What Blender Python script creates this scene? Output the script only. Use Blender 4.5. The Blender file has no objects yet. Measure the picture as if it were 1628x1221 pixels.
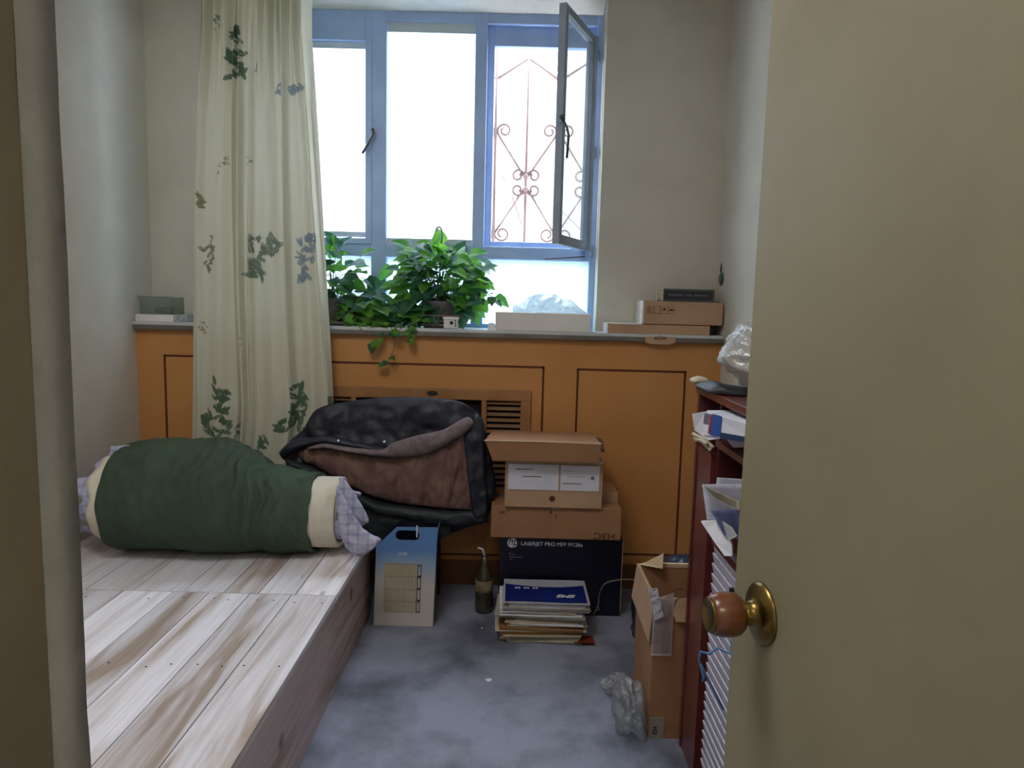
import bpy, bmesh, math, random
from mathutils import Vector, Matrix, noise
C = bpy.context.scene.collection
SC = bpy.context.scene
random.seed(7)
# ------------------------------------------------------------------ camera
F = 1100.0; CAMZ = 1.25; PITCH = math.atan(125 / F); ROLL = math.radians(1.45)
_f = Vector((0, math.cos(PITCH), -math.sin(PITCH))); _r0 = Vector((1, 0, 0)); _u0 = _r0.cross(_f)
_r = math.cos(ROLL) * _r0 + math.sin(ROLL) * _u0
_u = -math.sin(ROLL) * _r0 + math.cos(ROLL) * _u0
cam_data = bpy.data.cameras.new('camera'); cam = bpy.data.objects.new('camera', cam_data); C.objects.link(cam)
cam_data.sensor_width = 36; cam_data.lens = F / 1628 * 36; cam_data.clip_start = 0.02; cam_data.clip_end = 200
m3 = Matrix((_r, _u, -_f)).transposed()
cam.matrix_world = Matrix.Translation((0, 0, CAMZ)) @ m3.to_4x4()
SC.camera = cam

def ray(x, y): return _f * F + _r * (x - 814) - _u * (y - 610.5)
def P(x, y, Y):                      # pixel of the photograph -> point at room depth Y
    d = ray(x, y); return Vector((0, 0, CAMZ)) + d * (Y / d.y)

# ------------------------------------------------------------------ light
w = bpy.data.worlds.new('sky'); SC.world = w; w.use_nodes = True
nt = w.node_tree; bg = nt.nodes['Background']
tc = nt.nodes.new('ShaderNodeTexCoord'); sep = nt.nodes.new('ShaderNodeSeparateXYZ'); cr = nt.nodes.new('ShaderNodeValToRGB')
nt.links.new(tc.outputs['Generated'], sep.inputs[0]); nt.links.new(sep.outputs['Z'], cr.inputs[0]); nt.links.new(cr.outputs[0], bg.inputs['Color'])
cr.color_ramp.elements[0].position = 0.0; cr.color_ramp.elements[0].color = (0.93, 0.96, 1.0, 1)
cr.color_ramp.elements[1].position = 0.7; cr.color_ramp.elements[1].color = (0.76, 0.87, 1.0, 1)
bg.inputs['Strength'].default_value = 6.5
pl = bpy.data.lights.new('window_portal', 'AREA'); pl.shape = 'RECTANGLE'; pl.size = 1.62; pl.size_y = 1.46; pl.cycles.is_portal = True
po = bpy.data.objects.new('window_portal', pl); C.objects.link(po); po.location = (-0.39, 3.52, 1.86); po.rotation_euler = (math.radians(-90), 0, 0)
hl = bpy.data.lights.new('hall_fill_light', 'AREA'); hl.shape = 'DISK'; hl.size = 0.5; hl.energy = 2.2; hl.color = (1.0, 0.88, 0.68)  # unseen fill light added in the hall behind the camera
ho = bpy.data.objects.new('hall_fill_light', hl); C.objects.link(ho); ho.location = (-0.1, -0.6, 2.5)
rl = bpy.data.lights.new('room_fill_light', 'AREA'); rl.shape = 'DISK'; rl.size = 0.7; rl.energy = 5.6; rl.color = (0.98, 0.97, 1.0)  # added fill above the view, unseen, to lift the interior brightness
ro = bpy.data.objects.new('room_fill_light', rl); C.objects.link(ro); ro.location = (-0.6, 0.95, 2.72)
SC.view_settings.view_transform = 'Standard'; SC.view_settings.look = 'None'; SC.view_settings.gamma = 1
SC.view_settings.use_curve_mapping = False; SC.view_settings.exposure = 1.85
SC.cycles.max_bounces = 10; SC.cycles.diffuse_bounces = 6; SC.cycles.transparent_max_bounces = 16
SC.cycles.sample_clamp_indirect = 6.0; SC.cycles.caustics_reflective = False; SC.cycles.caustics_refractive = False

# ------------------------------------------------------------------ materials
def lin(c):
    return tuple(((v / 255) / 12.92 if v / 255 <= 0.04045 else ((v / 255 + 0.055) / 1.055) ** 2.4) for v in c) + (1,)
MATS = {}
def mat(name, c1, c2=None, rough=0.7, scale=6.0, stretch=(1, 1, 1), bump=0.0, bscale=80.0, metal=0.0, spec=0.5, coat=0.0,
        lo=0.35, hi=0.65, detail=6.0, c3=None, trans=0.0, rot=None):
    if name in MATS: return MATS[name]
    m = bpy.data.materials.new(name); m.use_nodes = True; nt = m.node_tree; b = nt.nodes['Principled BSDF']
    L = nt.links.new; N = nt.nodes.new
    tc = N('ShaderNodeTexCoord'); mp = N('ShaderNodeMapping'); mp.inputs['Scale'].default_value = stretch
    if rot: mp.inputs['Rotation'].default_value = rot
    L(tc.outputs['Object'], mp.inputs[0])
    nz = N('ShaderNodeTexNoise'); nz.inputs['Scale'].default_value = scale; nz.inputs['Detail'].default_value = detail; nz.inputs['Roughness'].default_value = 0.6
    L(mp.outputs[0], nz.inputs['Vector'])
    r = N('ShaderNodeValToRGB'); L(nz.outputs[0], r.inputs[0])
    c2 = c2 or tuple(max(0, v - 14) for v in c1)
    r.color_ramp.elements[0].position = lo; r.color_ramp.elements[0].color = lin(c2)
    r.color_ramp.elements[1].position = hi; r.color_ramp.elements[1].color = lin(c1)
    if c3:
        e = r.color_ramp.elements.new(max(0.0, lo - 0.12)); e.color = lin(c3)
    L(r.outputs[0], b.inputs['Base Color'])
    b.inputs['Roughness'].default_value = rough; b.inputs['Metallic'].default_value = metal
    b.inputs['Specular IOR Level'].default_value = spec; b.inputs['Coat Weight'].default_value = coat; b.inputs['Coat Roughness'].default_value = 0.25
    if bump:
        n2 = N('ShaderNodeTexNoise'); n2.inputs['Scale'].default_value = bscale; n2.inputs['Detail'].default_value = 4
        L(mp.outputs[0], n2.inputs['Vector'])
        bp = N('ShaderNodeBump'); bp.inputs['Strength'].default_value = bump; bp.inputs['Distance'].default_value = 0.01
        L(n2.outputs[0], bp.inputs['Height']); L(bp.outputs[0], b.inputs['Normal'])
    if trans:
        tl = N('ShaderNodeBsdfTranslucent'); L(r.outputs[0], tl.inputs['Color']); mx = N('ShaderNodeMixShader'); mx.inputs[0].default_value = trans
        L(b.outputs[0], mx.inputs[1]); L(tl.outputs[0], mx.inputs[2]); L(mx.outputs[0], nt.nodes['Material Output'].inputs['Surface'])
    m['_ramp'] = r.name
    MATS[name] = m; return m
def clearmat(name, tcol, transp, diff=0.0, dcol=(240, 240, 240), transl=0.0, rough=0.05, gloss=0.08, bump=0.0, bscale=30):
    m = bpy.data.materials.new(name); m.use_nodes = True; nt = m.node_tree; N = nt.nodes.new; L = nt.links.new
    nt.nodes.remove(nt.nodes['Principled BSDF']); out = nt.nodes['Material Output']
    tr = N('ShaderNodeBsdfTransparent'); tr.inputs[0].default_value = lin(tcol)
    gl = N('ShaderNodeBsdfGlossy'); gl.inputs['Roughness'].default_value = rough
    df = N('ShaderNodeBsdfDiffuse'); df.inputs[0].default_value = lin(dcol)
    tl = N('ShaderNodeBsdfTranslucent'); tl.inputs[0].default_value = lin(dcol)
    def mix(a, b_, f):
        x = N('ShaderNodeMixShader'); x.inputs[0].default_value = f; L(a.outputs[0], x.inputs[1]); L(b_.outputs[0], x.inputs[2]); return x
    dd = mix(df, tl, transl); a = mix(dd, tr, transp); g = mix(a, gl, gloss)
    if bump:
        tcn = N('ShaderNodeTexCoord'); n2 = N('ShaderNodeTexNoise'); n2.inputs['Scale'].default_value = bscale; n2.inputs['Detail'].default_value = 5
        L(tcn.outputs['Object'], n2.inputs['Vector']); bp = N('ShaderNodeBump'); bp.inputs['Strength'].default_value = bump; bp.inputs['Distance'].default_value = 0.02
        L(n2.outputs[0], bp.inputs['Height']); L(bp.outputs[0], gl.inputs['Normal']); L(bp.outputs[0], df.inputs['Normal'])
    L(g.outputs[0], out.inputs['Surface']); return m

M_wall = mat('wall_paint', (206, 201, 188), (192, 187, 174), rough=0.9, scale=2.0, bump=0.12, bscale=60)
M_floor = mat('concrete_floor', (138, 141, 158), (100, 104, 118), rough=0.55, scale=3.4, lo=0.38, hi=0.56, bump=0.15, bscale=30, c3=(74, 76, 86), detail=9.0)
M_ceil = mat('ceiling_paint', (214, 210, 200), rough=0.95)
M_panel = mat('panel_varnish', (200, 142, 84), (186, 128, 70), rough=0.5, scale=3, lo=0.3, hi=0.7, bump=0.03, bscale=40)
M_groove = mat('panel_groove', (96, 44, 14), rough=0.7)
M_dark = mat('dark_recess', (28, 22, 18), rough=0.9)
M_frame = mat('window_steel_flare_tint', (168, 196, 236), (154, 180, 224), rough=0.45, scale=6, bump=0.05)  # blue lens flare around the window is put into this frame colour
M_sash = mat('sash_steel_paint', (156, 168, 184), (138, 150, 166), rough=0.45, scale=6)
M_sill = mat('sill_paint', (202, 204, 204), (180, 184, 186), rough=0.5)
M_sillf = mat('sill_edge_stone', (120, 112, 104), (96, 90, 86), rough=0.6)
M_iron = mat('flare_pale_iron', (150, 120, 112), (122, 96, 90), rough=0.6)  # lightened iron colour carries the flare over the bars
M_metal = mat('dull_metal', (90, 88, 86), rough=0.4, metal=0.8)
M_card = mat('cardboard', (158, 116, 82), (146, 104, 72), rough=0.85, scale=5, bump=0.05, bscale=200)
M_card2 = mat('cardboard_pale', (184, 150, 120), (170, 136, 106), rough=0.85, scale=5, bump=0.05)
M_cardin = mat('cardboard_edge', (206, 182, 152), rough=0.9)
M_white = mat('white_card', (224, 222, 216), (212, 210, 204), rough=0.7)
M_label = mat('label_paper', (214, 214, 224), (206, 206, 218), rough=0.6)
M_ink = mat('ink', (40, 38, 44), rough=0.7)
M_red = mat('red_cabinet_varnish', (108, 52, 46), (86, 36, 32), rough=0.3, scale=3, stretch=(8, 8, 1), coat=0.35)
M_redin = mat('cabinet_inner', (84, 36, 34), (66, 26, 26), rough=0.55)
M_louv = mat('louver_paint', (196, 190, 200), (178, 172, 184), rough=0.4, scale=8, stretch=(1, 6, 1))
M_paper = mat('paper', (222, 222, 228), (210, 210, 218), rough=0.75, scale=8)
M_papery = mat('paper_cream', (206, 196, 172), (184, 172, 146), rough=0.8, scale=20)
M_paperg = mat('newsprint', (176, 172, 160), (140, 136, 128), rough=0.85, scale=70, stretch=(1, 1, 6))
M_navy = mat('printer_carton_navy', (14, 16, 36), (8, 10, 26), rough=0.35, spec=0.4)
M_blue = mat('mailer_blue', (38, 60, 160), (28, 44, 132), rough=0.35)
M_brass = mat('aged_brass', (142, 118, 66), (98, 80, 42), rough=0.3, metal=0.95, scale=14)
M_knobw = mat('knob_wood', (118, 66, 34), (84, 42, 20), rough=0.28, scale=14, stretch=(1, 1, 5), coat=0.5)
M_door = mat('door_paint', (142, 134, 108), (130, 122, 96), rough=0.55, scale=2.4, bump=0.04, bscale=30)
M_jamb = mat('jamb_paint', (96, 84, 62), (82, 70, 50), rough=0.55, scale=4)
M_plaster = mat('rough_plaster_edge', (118, 112, 100), (100, 95, 84), rough=0.9, bump=0.4, bscale=50)
M_green = mat('quilt_green', (58, 76, 56), (48, 64, 48), rough=0.8, scale=4, bump=0.08, bscale=90, stretch=(1, 1, 1))
M_cotton = mat('cotton_batting', (228, 222, 202), (214, 206, 184), rough=0.95, bump=0.25, bscale=50)
M_coat = mat('coat_navy_cloth', (30, 34, 48), (18, 21, 32), rough=0.55, scale=12, bump=0.2, bscale=60)
M_lining = mat('coat_brown_lining', (124, 94, 84), (98, 72, 64), rough=0.8, scale=10, bump=0.3, bscale=120)
M_fleece = mat('coat_fleece_edge', (124, 110, 112), (102, 88, 92), rough=0.95, scale=40, bump=0.5, bscale=160)
M_coatlo = mat('coat_green_black_cloth', (30, 38, 42), (20, 26, 30), rough=0.6, bump=0.2)
M_black = mat('black_plastic', (20, 20, 24), rough=0.35)
M_pot = mat('clay_pot', (112, 104, 108), (92, 86, 92), rough=0.8)
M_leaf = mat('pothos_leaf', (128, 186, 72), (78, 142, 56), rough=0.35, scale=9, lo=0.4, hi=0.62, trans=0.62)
M_leafd = mat('pothos_leaf_dark', (70, 120, 84), (48, 92, 66), rough=0.35, scale=9, trans=0.4)  # shade among the leaves is put into this darker green
M_stem = mat('vine_stem', (96, 104, 62), rough=0.6)
M_jade = mat('jade', (46, 92, 60), (30, 64, 42), rough=0.2, spec=0.8)
M_bluepl = mat('blue_bag_plastic', (44, 66, 92), (18, 28, 44), rough=0.28, scale=10, bump=0.6, bscale=14)
M_wire = mat('blue_wire', (70, 122, 170), rough=0.35)
M_cable = mat('grey_cable', (118, 112, 92), rough=0.5)
M_soil = mat('potting_soil', (48, 38, 30), rough=1.0, bump=0.6)
M_tan = mat('wooden_stool', (60, 44, 34), rough=0.6)
M_ext = mat('grey_render', (100, 97, 97), (84, 76, 75), rough=0.9, scale=0.9, lo=0.25, hi=0.5)
M_extw = mat('window_blue', (58, 58, 84), rough=0.3)
M_ground = mat('yard_ground', (130, 126, 120), rough=0.95)
M_bark = mat('twig_bark', (70, 56, 54), rough=0.9)
M_glass = clearmat('window_glass', (246, 250, 252), 0.985, gloss=0.05, rough=0.02)
M_dirty = clearmat('sash_glass_dusty', (232, 238, 240), 0.86, diff=1, dcol=(190, 196, 196), transl=0.5, gloss=0.07, rough=0.05)
M_film = clearmat('frosted_film', (240, 248, 255), 0.30, dcol=(232, 240, 248), transl=0.86, gloss=0.03, rough=0.3)
M_filmlo = clearmat('dusty_pane', (226, 242, 250), 0.42, dcol=(214, 232, 238), transl=0.7, gloss=0.03, rough=0.3)
M_bag = clearmat('thin_clear_plastic', (240, 242, 243), 0.80, dcol=(225, 226, 228), transl=0.5, gloss=0.14, rough=0.15, bump=1.0, bscale=34)
M_wrap = clearmat('cloudy_wrap', (235, 238, 240), 0.45, dcol=(222, 226, 230), transl=0.45, gloss=0.12, rough=0.2, bump=1.0, bscale=30)
M_bagw = clearmat('white_plastic_bag', (235, 235, 235), 0.35, dcol=(226, 224, 218), transl=0.4, gloss=0.22, rough=0.2, bump=0.9, bscale=24)
M_tape2 = clearmat('shiny_tape', (242, 242, 242), 0.15, dcol=(222, 226, 234), transl=0.1, gloss=0.25, rough=0.35, bump=0.6, bscale=60)
M_tape = clearmat('clear_tape', (242, 242, 242), 0.72, dcol=(226, 226, 230), transl=0.1, gloss=0.12, rough=0.35, bump=0.4, bscale=40)
M_clear = clearmat('clear_dish', (236, 242, 238), 0.86, dcol=(170, 180, 172), transl=0.3, gloss=0.14, rough=0.08)

# plaid sheet
def plaid():
    m = mat('plaid_sheet', (186, 186, 204), (170, 170, 190), rough=0.85, scale=20, bump=0.15)
    nt = m.node_tree; N = nt.nodes.new; L = nt.links.new; b = nt.nodes['Principled BSDF']; r = nt.nodes[m['_ramp']]
    tc = N('ShaderNodeTexCoord')
    prev = r.outputs[0]
    for d in ('X', 'Z'):
        wv = N('ShaderNodeTexWave'); wv.bands_direction = d; wv.inputs['Scale'].default_value = 9; wv.inputs['Distortion'].default_value = 0.6
        L(tc.outputs['Object'], wv.inputs['Vector']); rr = N('ShaderNodeValToRGB'); L(wv.outputs[0], rr.inputs[0])
        rr.color_ramp.elements[0].position = 0.72; rr.color_ramp.elements[0].color = (1, 1, 1, 1)
        rr.color_ramp.elements[1].position = 0.92; rr.color_ramp.elements[1].color = lin((204, 206, 226))
        mx = N('ShaderNodeMix'); mx.data_type = 'RGBA'; mx.blend_type = 'MULTIPLY'; mx.inputs[0].default_value = 0.6
        L(prev, mx.inputs[6]); L(rr.outputs[0], mx.inputs[7]); prev = mx.outputs[2]
    L(prev, b.inputs['Base Color']); return m
M_plaid = plaid()
# bed planks: grain runs along Y, each plank shifted by its own value
def plankmat(name, base, mid, dark, streak=1.0):
    m = bpy.data.materials.new(name); m.use_nodes = True; nt = m.node_tree; b = nt.nodes['Principled BSDF']; N = nt.nodes.new; L = nt.links.new
    tc = N('ShaderNodeTexCoord'); at = N('ShaderNodeAttribute'); at.attribute_name = 'plank'
    ad = N('ShaderNodeVectorMath'); ad.operation = 'MULTIPLY_ADD'; ad.inputs[1].default_value = (7, 13, 5)
    L(at.outputs['Color'], ad.inputs[0]); L(tc.outputs['Object'], ad.inputs[2])
    mp = N('ShaderNodeMapping'); mp.inputs['Scale'].default_value = (9, 0.75, 9); L(ad.outputs[0], mp.inputs[0])
    n1 = N('ShaderNodeTexNoise'); n1.inputs['Scale'].default_value = 1.5; n1.inputs['Detail'].default_value = 5; n1.inputs['Distortion'].default_value = 0.9; L(mp.outputs[0], n1.inputs['Vector'])
    r1 = N('ShaderNodeValToRGB'); L(n1.outputs[0], r1.inputs[0]); e = r1.color_ramp.elements
    e[0].position = 0.34; e[0].color = lin(dark); e[1].position = 0.56; e[1].color = lin(base)
    x = e.new(0.45); x.color = lin(mid)
    mp2 = N('ShaderNodeMapping'); mp2.inputs['Scale'].default_value = (120, 3, 120); L(ad.outputs[0], mp2.inputs[0])
    n2 = N('ShaderNodeTexNoise'); n2.inputs['Scale'].default_value = 1.0; n2.inputs['Detail'].default_value = 3; L(mp2.outputs[0], n2.inputs['Vector'])
    r2 = N('ShaderNodeValToRGB'); L(n2.outputs[0], r2.inputs[0]); r2.color_ramp.elements[0].position = 0.2; r2.color_ramp.elements[0].color = (0.72, 0.70, 0.68, 1); r2.color_ramp.elements[1].position = 0.6; r2.color_ramp.elements[1].color = (1, 1, 1, 1)
    mx = N('ShaderNodeMix'); mx.data_type = 'RGBA'; mx.blend_type = 'MULTIPLY'; mx.inputs[0].default_value = 0.8; L(r1.outputs[0], mx.inputs[6]); L(r2.outputs[0], mx.inputs[7])
    # knots
    mp3 = N('ShaderNodeMapping'); mp3.inputs['Scale'].default_value = (9, 4.2, 4); L(ad.outputs[0], mp3.inputs[0])
    vo = N('ShaderNodeTexVoronoi'); vo.inputs['Scale'].default_value = 1.0; L(mp3.outputs[0], vo.inputs['Vector'])
    r3 = N('ShaderNodeValToRGB'); L(vo.outputs['Distance'], r3.inputs[0]); r3.color_ramp.elements[0].position = 0.05; r3.color_ramp.elements[0].color = lin((70, 52, 40)); r3.color_ramp.elements[1].position = 0.13; r3.color_ramp.elements[1].color = (1, 1, 1, 1)
    mx2 = N('ShaderNodeMix'); mx2.data_type = 'RGBA'; mx2.blend_type = 'MULTIPLY'; mx2.inputs[0].default_value = 0.75; L(mx.outputs[2], mx2.inputs[6]); L(r3.outputs[0], mx2.inputs[7])
    sp = N('ShaderNodeSeparateColor'); L(at.outputs['Color'], sp.inputs[0]); mr = N('ShaderNodeMapRange'); mr.inputs['To Min'].default_value = .80; mr.inputs['To Max'].default_value = 1.08; L(sp.outputs['Red'], mr.inputs['Value'])
    mx3 = N('ShaderNodeVectorMath'); mx3.operation = 'SCALE'; L(mx2.outputs[2], mx3.inputs[0]); L(mr.outputs[0], mx3.inputs['Scale'])
    L(mx3.outputs[0], b.inputs['Base Color']); b.inputs['Roughness'].default_value = 0.5; b.inputs['Specular IOR Level'].default_value = 0.4
    bp = N('ShaderNodeBump'); bp.inputs['Strength'].default_value = 0.08; bp.inputs['Distance'].default_value = 0.004; L(n2.outputs[0], bp.inputs['Height']); L(bp.outputs[0], b.inputs['Normal'])
    return m
M_plank = plankmat('pine_planks', (240, 237, 242), (224, 216, 216), (182, 164, 150))
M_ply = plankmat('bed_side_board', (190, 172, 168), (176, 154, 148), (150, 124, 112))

# ------------------------------------------------------------------ mesh helpers
ORG = {}
def finish(name, bm, m, parent=None, smooth=False, sub=0):
    o0 = ORG[parent.name] if parent else Vector((0, 0, 0))
    bmesh.ops.translate(bm, verts=bm.verts, vec=-o0)
    bmesh.ops.recalc_face_normals(bm, faces=bm.faces)
    me = bpy.data.meshes.new(name); bm.to_mesh(me); bm.free()
    return link(name, me, m, parent, smooth, sub, o0)
def link(name, me, m, parent=None, smooth=False, sub=0, o0=Vector((0, 0, 0))):
    for x in (m if isinstance(m, (list, tuple)) else [m]): me.materials.append(x)
    if smooth:
        for p in me.polygons: p.use_smooth = True
    o = bpy.data.objects.new(name, me); C.objects.link(o)
    if parent: o.parent = parent
    ORG[o.name] = o0.copy()
    if sub:
        s = o.modifiers.new('sub', 'SUBSURF'); s.levels = sub; s.render_levels = sub
    return o
def root(name, loc, label, cat, group=None):
    o = bpy.data.objects.new(name, None); C.objects.link(o); o.location = loc; o.empty_display_size = 0.05
    ORG[o.name] = Vector(loc); tag(o, label, cat, group); return o
def tag(o, label=None, cat=None, group=None, kind=None):
    if label: o['label'] = label
    if cat: o['category'] = cat
    if group: o['group'] = group
    if kind: o['kind'] = kind
    return o
def struct(name, bm, m, smooth=False): return tag(finish(name, bm, m, None, smooth), kind='structure')
def B(): return bmesh.new()
def box(bm, x0, x1, y0, y1, z0, z1, bev=0.0, rz=0.0, M=None, mi=0):
    c = Vector(((x0 + x1) / 2, (y0 + y1) / 2, (z0 + z1) / 2))
    mtx = Matrix.Translation(c) @ Matrix.Rotation(rz, 4, 'Z') @ Matrix.Diagonal((abs(x1 - x0), abs(y1 - y0), abs(z1 - z0), 1))
    if M: mtx = M @ mtx
    g = bmesh.ops.create_cube(bm, size=1, matrix=mtx)
    fs = set(f for v in g['verts'] for f in v.link_faces)
    for f in fs: f.material_index = mi
    if bev:
        es = list(set(e for v in g['verts'] for e in v.link_edges))
        bmesh.ops.bevel(bm, geom=es, offset=bev, segments=2, affect='EDGES', profile=0.5)
    return bm
def slab(bm, pts, off):            # polygon (list of Vectors) extruded by off
    off = Vector(off); a = [bm.verts.new(p) for p in pts]; b = [bm.verts.new(Vector(p) + off) for p in pts]; n = len(pts)
    bm.faces.new(a); bm.faces.new(b[::-1])
    for i in range(n): bm.faces.new((a[i], b[i], b[(i + 1) % n], a[(i + 1) % n]))
    return bm
def tube(bm, pts, r, seg=8, closed=False):
    pts = [Vector(p) for p in pts]; n = len(pts); rings = []
    up = None
    for i, p in enumerate(pts):
        if closed: t = (pts[(i + 1) % n] - pts[i - 1]).normalized()
        else: t = (pts[min(i + 1, n - 1)] - pts[max(i - 1, 0)]).normalized()
        if up is None:
            up = Vector((0, 0, 1)) if abs(t.z) < 0.9 else Vector((0, 1, 0))
        a = t.cross(up)
        if a.length < 1e-4: a = t.cross(Vector((1, 0.1, 0)))
        a.normalize(); b = a.cross(t).normalized(); up = b
        rr = r[i] if isinstance(r, (list, tuple)) else r
        rings.append([bm.verts.new(p + (a * math.cos(2 * math.pi * k / seg) + b * math.sin(2 * math.pi * k / seg)) * rr) for k in range(seg)])
    for i in range(n if closed else n - 1):
        A, D = rings[i], rings[(i + 1) % n]
        for k in range(seg): bm.faces.new((A[k], A[(k + 1) % seg], D[(k + 1) % seg], D[k]))
    if not closed:
        bm.faces.new(rings[0][::-1]); bm.faces.new(rings[-1])
    return bm
def lathe(bm, prof, origin=(0, 0, 0), axis=(0, 0, 1), seg=32):
    q = Vector((0, 0, 1)).rotation_difference(Vector(axis).normalized()).to_matrix(); o = Vector(origin); rings = []
    for (r, z) in prof:
        rings.append([bm.verts.new(o + q @ Vector((r * math.cos(2 * math.pi * k / seg), r * math.sin(2 * math.pi * k / seg), z))) for k in range(seg)])
    for A, D in zip(rings, rings[1:]):
        for k in range(seg): bm.faces.new((A[k], A[(k + 1) % seg], D[(k + 1) % seg], D[k]))
    bm.faces.new(rings[0][::-1]); bm.faces.new(rings[-1]); return bm
def curve_pts(pts, n):             # Catmull-Rom resample
    pts = [Vector(p) for p in pts]; out = []; m = len(pts) - 1
    for i in range(n):
        t = i / (n - 1) * m; k = min(int(t), m - 1); f = t - k
        p0 = pts[max(k - 1, 0)]; p1 = pts[k]; p2 = pts[k + 1]; p3 = pts[min(k + 2, m)]
        out.append(0.5 * ((2 * p1) + (p2 - p0) * f + (2 * p0 - 5 * p1 + 4 * p2 - p3) * f * f + (3 * p1 - p0 - 3 * p2 + p3) * f ** 3))
    return out
def cushion(bm, top, bot, Y0, front, back, nu=60, nv=24, wr=0.006, ws=18.0, seed=0, power=0.5, stretch=(1, 1, 1)):
    """soft closed body between an upper and a lower outline, Y0 may be a pair (left,right)"""
    Y0 = Y0 if isinstance(Y0, tuple) else (Y0, Y0)
    T = curve_pts(top, nu); Bm = curve_pts(bot, nu); V = {}
    def ins(side):
        for i in range(nu):
            for j in range(nv + 1):
                if side == 1 and (j in (0, nv) or i in (0, nu - 1)): V[(1, i, j)] = V[(0, i, j)]; continue
                u = i / (nu - 1); v = j / nv; p = T[i].lerp(Bm[i], v)
                bl = (max(0.0, 4 * v * (1 - v)) ** power) * (max(0.0, min(1, 1 - abs(2 * u - 1) ** 6)) ** 0.5)
                q = Vector((p.x * stretch[0], p.z * stretch[1], side * 3.1 + seed)) * ws
                nz = noise.noise(q) + 0.5 * noise.noise(q * 2.3)
                y = Y0[0] * (1 - u) + Y0[1] * u + (-front * bl if side == 0 else back * bl) + nz * wr * min(1, bl * 2)
                V[(side, i, j)] = bm.verts.new((p.x, y, p.z))
    ins(0); ins(1)
    for s in (0, 1):
        for i in range(nu - 1):
            for j in range(nv):
                f = [V[(s, i, j)], V[(s, i + 1, j)], V[(s, i + 1, j + 1)], V[(s, i, j + 1)]]
                if len(set(f)) == 4:
                    try: bm.faces.new(f)
                    except ValueError: pass
    return bm
def PP(L, Y): return [P(x, y, Y) for x, y in L]
def plate(name, outer, holes, thick, m, parent, xf):   # filled outline with holes, drawn in X/Z, xf: Matrix
    cu = bpy.data.curves.new(name, 'CURVE'); cu.dimensions = '2D'; cu.fill_mode = 'BOTH'; cu.extrude = thick / 2
    for poly in [outer] + holes:
        s = cu.splines.new('POLY'); s.points.add(len(poly) - 1); s.use_cyclic_u = True
        for i, p in enumerate(poly): s.points[i].co = (p[0], p[1], 0, 1)
    return from_curve(name, cu, m, parent, xf)
def from_curve(name, cu, m, parent, xf):
    o = bpy.data.objects.new('tmp', cu); me = bpy.data.meshes.new_from_object(o); bpy.data.objects.remove(o); me.name = name
    o0 = ORG[parent.name] if parent else Vector((0, 0, 0))
    me.transform(Matrix.Translation(-o0) @ xf); me.materials.clear()
    return link(name, me, m, parent, o0=o0)
def text(body, size, at, m, parent, flip=False, shear=0.0, bold=0.0, name='lettering', face='front', rot=0.0, sx=1.0):
    cu = bpy.data.curves.new(name, 'FONT'); cu.body = body; cu.size = size; cu.extrude = 0.0004; cu.shear = shear; cu.offset = bold
    R = Matrix.Rotation(math.radians(90), 4, 'X') if face == 'front' else Matrix.Identity(4)
    if flip: R = R @ Matrix.Rotation(math.pi, 4, 'Z')
    R = R @ Matrix.Rotation(rot, 4, 'Z') @ Matrix.Diagonal((sx, 1, 1, 1))
    return from_curve(name, cu, m, parent, Matrix.Translation(at) @ R)
def rrect(x0, x1, z0, z1, r, n=6):
    out = []
    for cx, cz, a in ((x1 - r, z1 - r, 0), (x0 + r, z1 - r, 90), (x0 + r, z0 + r, 180), (x1 - r, z0 + r, 270)):
        for k in range(n + 1):
            t = math.radians(a + 90 * k / n); out.append((cx + r * math.cos(t), cz + r * math.sin(t)))
    return out
def sheetgrid(bm, fn, nu, nv, thick=None):
    V = [[bm.verts.new(fn(i / (nu - 1), j / (nv - 1))) for j in range(nv)] for i in range(nu)]
    for i in range(nu - 1):
        for j in range(nv - 1): bm.faces.new((V[i][j], V[i + 1][j], V[i + 1][j + 1], V[i][j + 1]))
    if thick:
        bmesh.ops.solidify(bm, geom=bm.faces[:], thickness=thick)
    return bm

# ------------------------------------------------------------------ room shell
XL, XR, YW, YP = -1.634, 0.905, 3.146, 3.0
b = B(); box(b, XL - .1, XR + .1, -1.5, YW + .1, -0.1, 0.0); struct('floor', b, M_floor)
b = B(); box(b, XL - .1, XR + .1, -1.5, YW + .3, 2.75, 2.85); struct('ceiling', b, M_ceil)
b = B(); box(b, XL - .15, XL, 0.24, YW + .3, 0, 2.75); struct('wall_left', b, M_wall)
b = B(); box(b, XR, XR + .15, 0.24, YW + .3, 0, 2.75); struct('wall_right', b, M_wall)
WX0, WX1, WZ0, WZ1 = -1.16, 0.372, 1.12, 2.60
b = B()
box(b, XL, WX0, YW, YW + .24, 0, 2.75); box(b, WX1, XR, YW, YW + .24, 0, 2.75)
box(b, WX0, WX1, YW, YW + .24, 0, WZ0); box(b, WX0, WX1, YW, YW + .24, WZ1, 2.75)
struct('wall_back', b, M_wall)
b = B(); box(b, XL, -0.345, 0.27, 0.485, 0, 2.75); box(b, 0.43, XR, 0.24, 0.485, 0, 2.75); box(b, -0.345, 0.43, 0.24, 0.485, 2.06, 2.75)
struct('wall_front', b, M_wall)
b = B()
box(b, -1.3, -1.2, -1.5, 0.24, 0, 2.75); box(b, 1.2, 1.3, -1.5, 0.24, 0, 2.75); box(b, -1.3, 1.3, -1.6, -1.5, 0, 2.75)
box(b, -1.2, -0.345, 0.20, 0.27, 0, 2.75); box(b, 0.43, 1.2, 0.20, 0.24, 0, 2.75)
struct('wall_hall', b, M_wall)
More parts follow.
